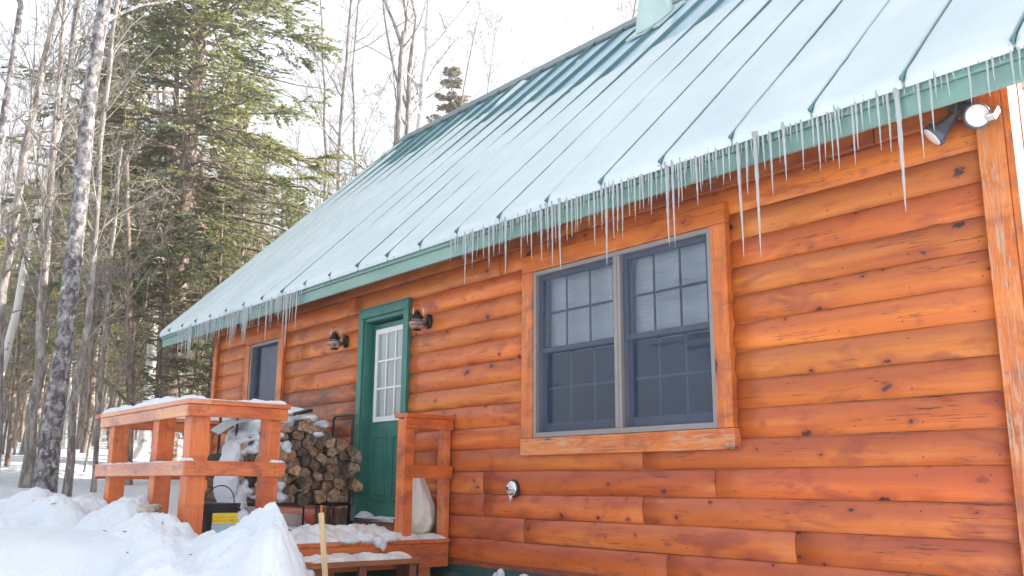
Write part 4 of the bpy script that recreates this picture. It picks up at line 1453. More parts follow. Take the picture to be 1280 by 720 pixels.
def lantern(px, py, label, s=1.0, rot=0.):
    p = on(px, py, 1, WALL)
    e = empty('wall_lantern', p, label, 'wall lamp', 'onion lanterns beside the door')
    L = dict(parent=e, local=True)
    o = MB().lathe((0, 0, 0), (0, -1, 0), [(-.012, .05), (.012, .052), (.022, .04), (.030, .012)], 24).build('backplate', M['bronze'], smooth=True, **L)
    o.scale = (1, 1, 1.4)
    MB().tube([(0, -.02, -.02), (0, -.07, -.035), (0, -.11, -.02), (0, -.125, .012)], .009, 8).build('arm', M['bronze'], smooth=True, **L)
    cy = -.135
    MB().lathe((0, cy, -.105), (0, 0, 1), [(0, .03), (.008, .048), (.016, .036)], 20).build('lamp_base', M['bronze'], smooth=True, **L)
    prof = [(.016, .04), (.03, .064), (.05, .080), (.07, .083), (.09, .072), (.105, .055), (.115, .046)]
    MB().lathe((0, cy, -.105), (0, 0, 1), prof, 24).build('glass_globe', M['lantern_glass'], smooth=True, **L)
    for hgt, r in ((.050, .083), (.090, .075)):
        P = [(r * math.cos(a), cy + r * math.sin(a), -.105 + hgt) for a in np.linspace(0, 2 * math.pi, 25)]
        MB().tube(P, .0025, 6, False).build('guard_ring', M['bronze'], smooth=True, **L)
    MB().lathe((0, cy, .005), (0, 0, 1), [(0, .05), (.012, .062), (.03, .060), (.042, .035), (.055, .038), (.072, .028), (.082, .010), (.10, .004)], 24).build('lamp_cap', M['bronze'], smooth=True, **L)
    for k in range(6):
        a = k * math.pi / 3 + .3
        MB().tube([(.02 * math.cos(a), cy + .02 * math.sin(a), .07), (.034 * math.cos(a), cy + .034 * math.sin(a), .098)], [.004, .001], 5).build('crown_spike', M['bronze'], **L)
    P = [(.075 * math.sin(a) * .3, cy + .035 + .085 * math.sin(a), .075 + .085 * (1 - math.cos(a)) * .62) for a in np.linspace(-2.2, 2.5, 22)]
    P = [(0.02, cy + .062 * math.cos(a), .07 + .075 * math.sin(a)) for a in np.linspace(-.5, math.pi + .3, 20)]
    MB().tube(P, .0042, 7).build('carry_loop', M['chrome'], smooth=True, **L)
    MB().tube([(0, cy, -.085), (0, cy, -.03)], .012, 8).build('bulb', M['white'], smooth=True, **L)


lantern(432, 427, 'onion-shaped bronze wall lantern left of the green door')
lantern(536, 402, 'onion-shaped bronze wall lantern right of the green door')

# twin floodlight with motion sensor
fb = Vector(on(1199, 128, 1, -.03))
fl = empty('floodlight', fb, 'grey twin-headed floodlight with motion sensor under the eave by the right corner', 'floodlight')
MB().lathe(fb, (0, -1, 0), [(0, .07), (.02, .07), (.035, .05), (.045, .02)], 24).build('mounting_plate', M['floodgrey'], fl, smooth=True)


def head(lens_px, aim, dist, nm, r=.066):
    lc = Vector(on(lens_px[0], lens_px[1], 1, dist))
    aim = Vector(aim).normalized()
    back = lc - aim * .15
    MB().lathe(lc, -aim, [(-.004, r * .99), (.0, r * 1.06), (.03, r * 1.02), (.075, r * .62), (.085, r * .55), (.155, r * .50), (.165, .01)], 26).build('lamp_housing', M['floodgrey'], fl, smooth=True)
    MB().lathe(lc, -aim, [(-.010, r * .55), (-.0065, r * .82), (-.003, r * .93), (.002, r * .95)], 26).build('lens', M['lens'], fl, smooth=True)
    MB().tube([back, (back + fb) / 2 + Vector((0, -.01, .01)), fb + Vector((0, -.03, 0))], .016, 8).build('swivel_arm', M['floodgrey'], fl, smooth=True)


head((1165.5, 171), (-.62, -.38, -.62), -.17, 'left')
head((1221.5, 144.5), (.70, -.95, -.22), -.19, 'right')
sp = Vector(on(1241, 141, 1, -.15))
MB().obox(sp + Vector((0, .04, .03)), sp + Vector((0, -.03, -.035)), .045, .04).build('motion_sensor', M['chrome'], fl, bevel=.006)
MB().tube([sp + Vector((0, .03, .02)), fb + Vector((.01, -.03, 0))], .012, 8).build('swivel_arm', M['floodgrey'], fl, smooth=True)

# round metal outlet
wo = Vector(on(641.5, 610.5, 1, WALL))
wv = empty('wall_outlet', wo, 'round bright metal outlet with black gasket on the log siding below the window', 'wall outlet')
MB().lathe(wo, (0, -1, 0), [(-.01, .073), (.012, .073), (.016, .068)], 32).build('gasket', M['black'], wv, smooth=False)
MB().lathe(wo, (0, -1, 0), [(.0165, .064), (.022, .064), (.030, .058), (.038, .046), (.040, .022), (.062, .021), (.064, .014)], 32).build('dome', M['chrome'], wv, smooth=False)
MB().lathe(wo, (0, -1, 0), [(.0645, .014), (.0655, .013), (.066, .001)], 20).build('socket_hole', M['black'], wv)
MB().add([wo + Vector(v) for v in ((-.03, -.03, -.045), (.03, -.03, -.045), (0, -.03, -.105), (-.03, -.022, -.045), (.03, -.022, -.045), (0, -.022, -.105))], [(0, 1, 2), (5, 4, 3), (0, 3, 4, 1), (1, 4, 5, 2), (2, 5, 3, 0)]).build('drip_tab', M['chrome'], wv)
o = blobs('plastered_snow', [(tuple(on(626, 718, 1, .0)), (.045, .03, .05)), (tuple(on(620, 724, 1, .0)), (.04, .03, .06)), (tuple(on(655, 721, 1, .0)), (.055, .03, .025)), (tuple(on(640, 735, 1, 0.)), (.12, .05, .05))], M['snow'], .010, .01, .04)
tag(o, 'clumps of snow stuck to the green foundation below the round outlet', 'snow', kind='stuff')

# ================================================================== ICICLES
IY, IZ = EY - .040, 2.016
tips = [(567.5, 312), (581, 358), (591, 336), (596, 322), (605, 326), (610.5, 336), (617, 322), (632, 345), (624, 318), (638, 306), (651, 325), (664.6, 325), (677, 328), (685, 314), (691, 333), (701, 341), (694, 306),
        (710, 302), (715, 297), (722, 290), (736, 284), (743, 309), (752, 288), (759, 333), (767, 300), (772, 292), (779, 299), (787, 271), (794.6, 276.5), (804, 262), (815, 269), (821, 250), (828, 246), (836, 309), (844.5, 311.5), (849, 262),
        (853, 254), (865, 231), (872, 257), (879, 232), (888, 238), (897, 224), (905, 232), (913, 226), (928.5, 323), (936, 246), (952, 322), (946, 240), (966.5, 243), (975, 204), (984, 228), (997, 181), (1005.7, 213), (1018, 186), (1025.7, 215), (1032, 203),
        (1042, 203), (1049.5, 212), (1070.5, 207.5), (1074, 188), (1079, 167), (1089, 159), (1102.5, 189), (1114, 191), (1133, 266), (1155, 197.5), (1168, 164), (1192.5, 103), (1204, 90), (1215, 130.5), (1238, 121), (1244, 103), (1250, 80.5),
        (1255.5, 75), (1269, 111), (1279, 103), (403, 364), (436, 347), (231, 445), (288, 431), (331, 428), (322, 420), (355, 438), (300, 412), (270, 421), (376, 376)]
special = {(1133, 266): 'longest thick icicle hanging alone left of the floodlight', (928.5, 323): 'very long icicle just right of the double window, left one of a pair', (952, 322): 'very long icicle right of the double window, right one of a pair',
           (581, 358): 'long icicle at the left end of the row above the double window', (567.5, 312): 'short lone icicle just left of the row over the window', (701, 341): 'long icicle above the left pane of the double window',
           (759, 333): 'long icicle reaching down in front of the window mullion', (836, 309): 'long icicle over the right sash, left one of a close pair', (844.5, 311.5): 'long icicle over the right sash, right one of a close pair',
           (1155, 197.5): 'icicle ending just left of the floodlight head', (1168, 164): 'icicle pointing at the left floodlight head', (1215, 130.5): 'icicle ending just above the right floodlight head', (632, 345): 'long icicle left of the double window casing',
           (355, 438): 'longest icicle of the dense far left row, in front of the small window', (231, 445): 'icicle at the far left end of the eave, beyond the cabin corner', (288, 431): 'long icicle of the far left row beside the cabin corner',
           (436, 347): 'tiny icicle alone on the eave above the green door', (403, 364): 'tiny icicle on the eave just left of the green door'}
ir = random.Random(17)
spec = []
for (px, py) in tips:
    p = on(px, py, 1, IY)
    spec.append((float(p[0]), max(.03, IZ - float(p[2])), (px, py)))
taken = [s[0] for s in spec]


def sector(x):
    pxx = 640 + FPX * float((np.array([x, IY, IZ]) - CP) @ _R2) / float((np.array([x, IY, IZ]) - CP) @ _F)
    return pxx


for (pa, pb, step, l0, l1) in ((222, 376, 1.7, .14, .46), (560, 700, 3.5, .09, .30), (700, 900, 3.6, .08, .30), (900, 1060, 5, .08, .28), (1060, 1279, 9, .04, .18), (440, 560, 24, .02, .05)):
    px = pa
    while px < pb:
        px += step * ir.uniform(.6, 1.4)
        x = float(on(px, np.interp(px, [205, 380, 577, 832, 1019, 1280], [424, 358, 290, 205, 138, 42]), 1, IY)[0])
        if min(abs(x - t_) for t_ in taken) < .016: continue
        taken.append(x)
        l = l0 + (l1 - l0) * ir.random() ** 1.6
        if pa == 222: l *= 1 + .25 * math.sin(px * .09)
        spec.append((x, l, None))
for (x, l, key) in spec:
    n = 6 + int(l * 16)
    P, R = [], []
    r0 = min(.016, .0048 + .016 * l) * ir.uniform(.8, 1.15)
    bx, by = ir.uniform(-.006, .006), ir.uniform(-.004, .004)
    ph = ir.uniform(0, 6)
    for i in range(n):
        t_ = i / (n - 1)
        P.append((bx * math.sin(t_ * 4 + ph) * t_, by * math.sin(t_ * 3 + ph), -l * t_ + .004))
        rr = r0 * ((1 - t_) ** .75 * .9 + .10) * (1 + .16 * math.sin(t_ * l * 90 + ph)) * (1.15 if i == 0 else 1)
        if i == n - 1: rr = .0012
        R.append(rr)
    o = MB().tube(P, R, 8).build('icicle', M['ice'], None, smooth=True, fix=False)
    o.location = (x, IY + ir.uniform(-.006, .006), IZ)
    px = sector(x)
    if key in special: lab = special[key]
    elif px < 380: lab = 'thin icicle in the dense row at the far left end of the eave'
    elif px < 570: lab = 'tiny icicle on the nearly bare stretch of eave above the green door'
    elif px < 900: lab = 'clear icicle hanging in the row over the double window'
    elif px < 1060: lab = 'clear icicle hanging from the eave just right of the double window'
    else: lab = 'clear icicle hanging from the eave near the right corner of the cabin'
    tag(o, lab, 'icicle', 'icicles along the eave')
# thin ice lip along the eave edge
P, R = [], []
for i in range(420):
    x = RX0 + .05 + (RX1 - RX0 - .1) * i / 419
    P.append((x, EY - .036 + .003 * math.sin(x * 23), EZ - .034 + .006 * math.sin(x * 31 + 1) + .004 * math.sin(x * 77)))
    R.append(.009 + .004 * abs(math.sin(x * 19)) + .002 * math.sin(x * 53))
o = MB().tube(P, R, 7).build('eave_ice', M['ice'], None, smooth=True, fix=False)
tag(o, 'thin lip of ice along the lower edge of the roof', 'ice', kind='stuff')

# ================================================================== TREES
class Geo:
    """numpy accumulation of tubes and leaf faces"""
    def __init__(self): self.V, self.F, self.n = [], [], 0

    def tubes(self, P, R, n):
        """P (B,k,3), R (B,k)"""
        B, k, _ = P.shape
        if B == 0: return
        T = np.empty_like(P)
        T[:, 1:-1] = P[:, 2:] - P[:, :-2]
        T[:, 0] = P[:, 1] - P[:, 0]
        T[:, -1] = P[:, -1] - P[:, -2]
        T /= np.linalg.norm(T, axis=2, keepdims=True) + 1e-9
        ref = np.array([.37, .21, .05])
        U = np.cross(T, ref)
        bad = np.linalg.norm(U, axis=2) < .1
        U[bad] = np.cross(T[bad], np.array([0, 1., 0]))
        U /= np.linalg.norm(U, axis=2, keepdims=True) + 1e-9
        W = np.cross(T, U)
        a = np.arange(n) * 2 * np.pi / n
        V = P[:, :, None] + (U[:, :, None] * np.cos(a)[None, None, :, None] + W[:, :, None] * np.sin(a)[None, None, :, None]) * R[:, :, None, None]
        idx = np.arange(B * k * n).reshape(B, k, n) + self.n
        nx = np.roll(idx, -1, axis=2)
        F = np.stack([idx[:, :-1], nx[:, :-1], nx[:, 1:], idx[:, 1:]], -1).reshape(-1, 4)
        self.V.append(V.reshape(-1, 3))
        self.F.append(F)
        self.n += B * k * n

    def mesh(self, name, smooth=True):
        return np_mesh(name, np.concatenate(self.V), np.concatenate(self.F), smooth)


def unit(v): return v / (np.linalg.norm(v, axis=-1, keepdims=True) + 1e-9)


def interp_poly(P, t):
    k = P.shape[1]
    f = np.clip(t * (k - 1), 0, k - 1.001)
    i = f.astype(int)
    w = (f - i)[:, None]
    b = np.arange(len(P))
    return P[b, i] * (1 - w) + P[b, i + 1] * w, unit(P[b, i + 1] - P[b, i])


def grow(rs, P, R, m, lo, hi, lf, spread, up, k=6, rf=.5, wob=.12, taper=.25, hp=1.0):
    """children of every polyline of P"""
    B = len(P)
    par = np.repeat(np.arange(B), m)
    t = rs.uniform(lo, hi, B * m) ** hp
    S, T = interp_poly(P[par], t)
    plen = np.linalg.norm(P[:, -1] - P[:, 0], axis=1)[par]
    rad = np.array([np.interp(tt, np.linspace(0, 1, P.shape[1]), R[p]) for tt, p in zip(t, par)])
    L = plen * lf * rs.uniform(.5, 1.15, B * m) * (1.15 - .75 * t)
    D = unit(T * rs.uniform(.3, .9, (B * m, 1)) + unit(rs.normal(size=(B * m, 3))) * spread + np.array([0, 0, up]))
    C = np.empty((B * m, k, 3))
    C[:, 0] = S
    d = D.copy()
    for i in range(1, k):
        d = unit(d + rs.normal(size=d.shape) * wob + np.array([0, 0, up * .12]))
        C[:, i] = C[:, i - 1] + d * (L / (k - 1))[:, None]
    r0 = np.minimum(rad * rf * rs.uniform(.7, 1.1, B * m), .06 + rad * .5)
    RR = r0[:, None] * np.linspace(1, taper, k)[None]
    return C, np.maximum(RR, .0025)


def bare_meshes(seed, trunk_pts, r0, r1, limbs=16, lo=.35, twigs=(7, 5, 3), lf=.34, up=.35, spread=.8, extra=None, minr=.0035):
    """returns trunk mesh (trunk and main limbs) and twig mesh"""
    rs = np.random.RandomState(seed)
    T = np.array(trunk_pts, float)
    # resample the trunk
    s = np.linspace(0, 1, 14)
    seg = np.concatenate([[0], np.cumsum(np.linalg.norm(np.diff(T, axis=0), axis=1))])
    seg /= seg[-1]
    P0 = np.stack([np.interp(s, seg, T[:, i]) for i in range(3)], 1)
    Ht = np.linalg.norm(T[-1] - T[0])
    P0[1:-1] += rs.normal(size=(12, 3)) * np.array([.0018, .0018, 0]) * Ht
    P0 = P0[None]
    R0 = (r0 + (r1 - r0) * s ** .85)[None]
    R0[:, 0] *= 1.2
    g, tw = Geo(), Geo()
    g.tubes(P0, R0, 9)
    if extra is not None:
        for pts, ra, rb in extra:
            E_ = np.array(pts, float)
            ss = np.linspace(0, 1, 8)
            sg = np.concatenate([[0], np.cumsum(np.linalg.norm(np.diff(E_, axis=0), axis=1))])
            sg /= sg[-1]
            PE = np.stack([np.interp(ss, sg, E_[:, i]) for i in range(3)], 1)[None]
            RE = (ra + (rb - ra) * ss)[None]
            g.tubes(PE, RE, 7)
            c1, q1 = grow(rs, PE, RE, 7, .2, 1, .5, spread, up, 6, .5)
            tw.tubes(c1, np.maximum(q1, minr), 4)
            c2, q2 = grow(rs, c1, q1, 6, .15, 1, .5, .8, up, 5, .55)
            tw.tubes(c2, np.maximum(q2, minr), 3)
            c3, q3 = grow(rs, c2, q2, 3, .2, 1, .5, .8, up, 4, .6)
            tw.tubes(c3, np.maximum(q3, minr), 3)
    C1, Q1 = grow(rs, P0, R0, limbs, lo, .98, lf, spread, up, 8, .42, .10)
    big = Q1[:, 0] > .012
    g.tubes(C1[big], Q1[big], 5)
    tw.tubes(C1[~big], Q1[~big], 4)
    C2, Q2 = grow(rs, C1, Q1, twigs[0], .15, 1, .45, .75, up * .8, 6, .5)
    tw.tubes(C2, np.maximum(Q2, minr), 3)
    C3, Q3 = grow(rs, C2, Q2, twigs[1], .15, 1, .5, .8, up * .5, 5, .6)
    tw.tubes(C3, np.maximum(Q3, minr), 3)
    if twigs[2]:
        C4, Q4 = grow(rs, C3, Q3, twigs[2], .2, 1, .55, .8, up * .4, 4, .7)
        tw.tubes(C4, np.maximum(Q4, minr * .9), 3)
    return g.mesh('trunk'), tw.mesh('crown')


def conifer_meshes(seed, H, Rc, r0, z_low=.12, nb=200, sub=14, leaf=12, lsz=(.13, .035), droop=.35, shape=.8, sparse=0.):
    """trunk and needle mesh; branches leave dead ends and gaps"""
    rs = np.random.RandomState(seed)
    s = np.linspace(0, 1, 12)
    P0 = np.stack([.012 * H * np.sin(s * 3 + seed), .01 * H * np.cos(s * 2.3 + seed) - .01 * H, s * H], 1)[None]
    R0 = (r0 * (1 - s) ** .8 + .012)[None]
    g = Geo()
    g.tubes(P0, R0, 9)
    t = z_low + (1 - z_low) * np.sort(rs.uniform(0, 1, nb)) ** 1.05
    S, _ = interp_poly(np.repeat(P0, nb, 0), t)
    az = np.arange(nb) * 2.399 + rs.normal(size=nb) * .5
    L = Rc * (1 - t) ** shape * rs.uniform(.55, 1.15, nb) + .12
    L *= np.clip((t - z_low) / .10 + .55, 0, 1)
    k = 7
    u = np.linspace(0, 1, k)
    rise = rs.uniform(-.1, .30, nb) + .35 * t - .12
    out = np.stack([np.cos(az), np.sin(az), 0 * az], 1)
    Pb = S[:, None] + out[:, None] * (L[:, None] * u)[..., None]
    Pb[:, :, 2] += L[:, None] * (rise[:, None] * u - droop * u ** 2 * (1 - t)[:, None] + .12 * u ** 3)
    Pb[:, 1:] += rs.normal(size=(nb, k - 1, 3)) * .03 * L[:, None, None] * np.array([1, 1, .5])
    Rb = (np.minimum(.010 + .010 * L, .04))[:, None] * np.linspace(1, .2, k)
    g.tubes(Pb, Rb, 4)
    # side sprays
    par = np.repeat(np.arange(nb), sub)
    keep = rs.rand(nb * sub) > sparse
    par = par[keep]
    n = len(par)
    tb = rs.uniform(.18, 1.0, n)
    S2, T2 = interp_poly(Pb[par], tb)
    cl = vnoise(S2[:, 0] * 1.1 + S2[:, 1] * .4, S2[:, 2] * 1.5 + S2[:, 1] * .9, seed)     # clumps and gaps
    ok = (cl > 0.08) | (rs.rand(n) < .18)
    par, tb, S2, T2 = par[ok], tb[ok], S2[ok], T2[ok]
    n = len(par)
    side = np.cross(T2, np.array([0, 0, 1.]))
    side = unit(side) * np.where(rs.rand(n) < .5, -1, 1)[:, None]
    D2 = unit(T2 * .75 + side * rs.uniform(.35, 1.0, (n, 1)) + rs.normal(size=(n, 3)) * .12)
    L2 = np.minimum(L[par] * .42 * (1.2 - tb), .75) * rs.uniform(.6, 1.2, n) + .10
    P2 = np.stack([S2, S2 + D2 * (L2 * .5)[:, None], S2 + D2 * L2[:, None] - np.array([0, 0, 1.]) * (L2 * .13)[:, None]], 1)
    g.tubes(P2, np.repeat([[.006, .004, .002]], n, 0), 3)
    # needles: short leaf-like blades on both sides of each spray
    par3 = np.repeat(np.arange(n), leaf)
    m = len(par3)
    t3 = rs.uniform(.02, 1.0, m)
    S3, T3 = interp_poly(P2[par3], t3)
    sd = unit(np.cross(T3, np.array([0, 0, 1.]))) * np.where(rs.rand(m) < .5, -1, 1)[:, None]
    D3 = unit(T3 * .9 + sd * rs.uniform(.2, 1.0, (m, 1)) + rs.normal(size=(m, 3)) * .22)
    ln = lsz[0] * rs.uniform(.5, 1.25, m) * (1.1 - .45 * t3)
    W = unit(np.cross(D3, unit(rs.normal(size=(m, 3)) + np.array([0, 0, 1.6])))) * (lsz[1] * rs.uniform(.5, 1.1, m))[:, None]
    A = S3 - W * .3
    B = S3 + D3 * (ln * .55)[:, None] + W
    C = S3 + D3 * ln[:, None]
    D = S3 + D3 * (ln * .5)[:, None] - W
    V = np.stack([A, B, C, D], 1).reshape(-1, 3)
    F = np.arange(m * 4).reshape(m, 4)
    # dead lower twigs
    return g.mesh('trunk'), np_mesh('crown', V, F, False)


def place(name, meshes, mats, loc, label, cat, group=None, rz=0., s=1., tilt=(0, 0), names=('trunk', 'crown'), color=None):
    e = empty(name, loc, label, cat, group, rz)
    e.scale = (s, s, s)
    e.rotation_euler = (tilt[0], tilt[1], rz)
    for me, mt, nm in zip(meshes, mats, names):
        o = bpy.data.objects.new(nm, me)
        COL.objects.link(o)
        o.parent = e
        if not me.materials: me.materials.append(mt)
        elif me.materials[0] != mt:
            o.data = me
            o.material_slots[0].link = 'OBJECT'
            o.material_slots[0].material = mt
    return e


def base_at(px, d, off=-.12):
    p = at_dist(px, 603, d)
    return Vector((p[0], p[1], float(ground_z(p[0], p[1])) + off))


def px_tree(name, seed, pts, d, r0, r1, mats, label, cat, top=None, group=None, **kw):
    """tree whose trunk follows points read off the photograph at distance d"""
    W = [np.array(at_dist(px, py, d)) for px, py in pts]
    b = W[0].copy()
    b[2] = float(ground_z(b[0], b[1])) - .15
    if W[0][2] > b[2] + .1: W.insert(0, b)
    else: W[0][2] = b[2]
    if top:
        v = W[-1] - W[-2]
        W.append(W[-1] + unit(v) * top)
    o = W[0].copy()
    ex = kw.pop('extra_px', None)
    if ex: kw['extra'] = [([np.array(at_dist(px, py, d)) - o for px, py in pp], ra, rb) for pp, ra, rb in ex]
    ms = bare_meshes(seed, [w - o for w in W], r0, r1, **kw)
    return place(name, ms, mats, Vector(o), label, cat, group)


TW = M['twig']
px_tree('birch_tree', 1, [(54, 622), (72, 480), (90, 350), (98, 230), (116, 100), (131, 0)], 13, .135, .05, (M['bark_mottled'], TW), 'large mottled grey and white birch leaning right at the left of the photo', 'birch tree', top=7, limbs=14, lo=.45)
px_tree('birch_tree', 2, [(-28, 560), (-8, 330), (3, 155), (15, 85), (27, 0)], 15, .062, .04, (M['bark_mottled'], TW), 'pale birch rising out of the top left corner', 'birch tree', top=5, limbs=16, lo=.4)
px_tree('birch_tree', 3, [(-6, 560), (0, 413), (10, 307), (25, 240), (33, 170), (60, 60)], 17, .10, .035, (M['bark_grey'], TW), 'slim grey forked tree at the left edge of the photo', 'bare tree', top=3, limbs=14, lo=.4)
px_tree('birch_tree', 4, [(-22, 560), (0, 467), (20, 390), (33, 313), (58, 240), (75, 150)], 18, .085, .03, (M['bark_birch'], TW), 'thin white birch leaning strongly right at the left edge', 'birch tree', top=3, limbs=12, lo=.5)
px_tree('bare_tree', 5, [(28, 600), (38, 560), (50, 467), (65, 307), (76, 180), (90, 60)], 21, .125, .05, (M['bark_grey'], TW), 'straight grey trunk left of the large mottled birch', 'bare tree', top=3, limbs=16, lo=.25)
px_tree('bare_tree', 6, [(83, 618), (98, 480), (117, 317), (124, 200), (138, 80)], 15.5, .065, .03, (M['bark_grey'], TW), 'slender grey trunk just right of the large mottled birch', 'bare tree', top=2, limbs=16, lo=.2)
px_tree('bare_tree', 7, [(117, 613), (124, 520), (130, 430), (139, 330)], 16, .045, .02, (M['bark_grey'], TW), 'thin sapling trunk left of the deck railing', 'bare tree', top=2, limbs=14, lo=.2)
px_tree('bare_tree', 8, [(31, 612), (42, 520), (50, 440), (56, 330), (66, 200)], 16.5, .10, .03, (M['bark_grey'], TW), 'grey trunk flecked with snow left of the mottled birch', 'bare tree', top=3, limbs=16, lo=.3)
px_tree('bare_tree', 9, [(9, 585), (15, 520), (22, 430), (26, 330)], 19, .05, .02, (M['bark_brown'], TW), 'thin dark sapling near the left edge', 'bare tree', top=2, limbs=12, lo=.2)
px_tree('birch_tree', 10, [(162, 632), (172, 590), (181, 545), (187, 470), (192, 390), (198, 270)], 20.8, .13, .05, (M['bark_birch'], TW), 'white birch behind the deck railing between the left and middle posts', 'birch tree', top=3, limbs=14, lo=.4)
px_tree('bare_tree', 11, [(158, 612), (160, 560), (164, 500), (162, 400)], 17, .09, .04, (M['bark_brown'], TW), 'dark brown trunk just left of the birch behind the deck', 'bare tree', top=3, limbs=12, lo=.2)
px_tree('birch_tree', 12, [(196, 620), (203, 470), (208, 360), (214, 250)], 22, .13, .06, (M['bark_birch'], TW), 'pale birch trunk seen through the spruce above the deck', 'birch tree', top=4, limbs=12, lo=.4)
px_tree('birch_tree', 13, [(186, 600), (190, 440), (196, 300), (197, 160)], 24, .12, .06, (M['bark_birch'], TW), 'white birch trunk behind the left side of the large spruce', 'birch tree', top=4, limbs=12, lo=.45)
px_tree('bare_tree', 14, [(200, 600), (206, 470), (212, 340), (216, 240)], 20, .10, .05, (M['bark_brown'], TW), 'brown trunk beside the pale birch above the deck', 'bare tree', top=4, limbs=10, lo=.3)
# behind the roof
px_tree('birch_tree', 21, [(508, 330), (515, 235), (523, 163), (530, 90), (534, 66)], 25, .13, .085, (M['bark_birch'], TW), 'forked white birch standing behind the roof peak', 'birch tree', limbs=6, lo=.5,
        extra_px=[([(534, 66), (533, 40), (536, 0), (540, -40), (548, -110)], .075, .03), ([(534, 66), (548, 52), (565, 30), (588, 2), (620, -40)], .075, .025)])
px_tree('bare_tree', 22, [(492, 330), (496, 200), (500, 125), (503, 60), (505, 40)], 24, .12, .075, (M['bark_grey'], TW), 'forked grey tree left of the white birch behind the roof peak', 'bare tree', limbs=6, lo=.5,
        extra_px=[([(503, 60), (509, 30), (505, 0), (500, -60)], .06, .02), ([(503, 60), (493, 30), (480, 0), (470, -50)], .055, .02)])
px_tree('bare_tree', 23, [(505, 330), (508, 170), (511, 90), (516, 55)], 26, .12, .065, (M['bark_grey'], TW), 'twisted grey tree with spreading limbs between the two trunks behind the roof peak', 'bare tree', limbs=5, lo=.5,
        extra_px=[([(509, 130), (528, 110), (545, 80), (570, 50)], .03, .012), ([(509, 135), (495, 100), (487, 60), (480, 20), (476, -40)], .045, .015), ([(516, 55), (520, 20), (512, -10), (516, -60)], .045, .015), ([(509, 150), (525, 128), (560, 105), (590, 92)], .022, .008)])
px_tree('bare_tree', 24, [(418, 420), (423, 200), (424, 150), (432, 80), (437, 20)], 28, .11, .04, (M['bark_grey'], TW), 'bare tree with dense fine twigs left of the roof peak', 'bare tree', top=2, limbs=22, lo=.35, lf=.30)
px_tree('bare_tree', 25, [(404, 420), (406, 240), (408, 130), (404, 60)], 30, .09, .03, (M['bark_grey'], TW), 'leftmost bare tree between the spruce and the roof peak', 'bare tree', top=2, limbs=20, lo=.35, lf=.3)
px_tree('bare_tree', 26, [(444, 420), (443, 170), (440, 90), (447, 30)], 31, .08, .03, (M['bark_grey'], TW), 'slender bare tree just left of the trunks at the roof peak', 'bare tree', top=2, limbs=20, lo=.35, lf=.3)
px_tree('bare_tree', 27, [(420, 300), (460, 150), (475, 120)], 29, .03, .012, (M['bark_grey'], TW), 'thin bent sapling arching right behind the roof edge', 'bare tree', top=1, limbs=12, lo=.3)
px_tree('bare_tree', 28, [(560, 330), (570, 170), (580, 110), (590, 60)], 30, .06, .02, (M['bark_grey'], TW), 'small bare tree with upswept twigs right of the white birch', 'bare tree', top=1, limbs=20, lo=.35, lf=.35)
px_tree('bare_tree', 29, [(604, 330), (606, 130), (615, 70)], 32, .05, .015, (M['bark_grey'], TW), 'faint bare crown showing over the roof right of the small conifer', 'bare tree', top=1, limbs=18, lo=.4, lf=.35)
px_tree('bare_tree', 30, [(770, 330), (778, 60), (795, 20), (800, -30)], 30, .07, .02, (M['bark_brown'], TW), 'bare brown twiggy crown over the ridge left of the roof vent', 'bare tree', top=1, limbs=24, lo=.35, lf=.4)
px_tree('bare_tree', 31, [(706, 330), (707, 40)], 38, .012, .008, (M['bark_brown'], TW), 'single thin stem tip above the ridge', 'bare tree', limbs=3, lo=.8, lf=.1, twigs=(2, 1, 0))

# the large spruce and other conifers near the cabin
sm = conifer_meshes(3, 19, 4.1, .22, .15, 400, 28, 26, (.125, .026), .55, .55, .04)
b = base_at(228, 19.5)
place('spruce_tree', sm, (M['bark_brown'], M['needles']), b, 'large dark spruce with drooping boughs left of the roof', 'spruce tree', tilt=(math.radians(.5), math.radians(.6)))
sm2 = conifer_meshes(8, 13, 2.7, .15, .26, 180, 16, 20, (.13, .026), .42, .8, .1)
sm3 = conifer_meshes(9, 8.5, 2.1, .10, .24, 130, 14, 18, (.12, .026), .38, .85, .08)
sm4 = conifer_meshes(12, 10.5, 1.7, .11, .20, 150, 13, 18, (.12, .026), .45, .6, .25)
px_ = [(352, 27, 0, .58, 'needles', 'mid-sized dark green fir against the roof edge right of the large spruce'), (398, 29, 0, .48, 'needles', 'low green fir reaching over the roof line below the bare trees'),
       (300, 23, 1, .95, 'needles', 'dark fir whose boughs show just above the roof corner'), (190, 17.5, 1, .62, 'needles', 'low dark young fir behind the deck, left of the large spruce trunk'), (248, 17.2, 1, .62, 'needles', 'low dark young fir behind the cabin corner'), (104, 30, 0, 1.05, 'needles_b', 'thin half-dead conifer beside the top of the mottled birch'),
       (562, 36, 0, 1.2, 'needles_b', 'small brownish conifer behind the roof right of the white birch'), (60, 27, 1, .9, 'needles_y', 'sunlit yellow-green fir behind the mottled birch'), (12, 29, 1, .85, 'needles', 'dark young fir at the left edge of the forest')]
for px, d, kind, s, mt, lab in px_:
    place('fir_tree', (sm2, sm3)[kind], (M['bark_brown'], M[mt]), base_at(px, d), lab, 'conifer', None, rz=px * .37, s=s)

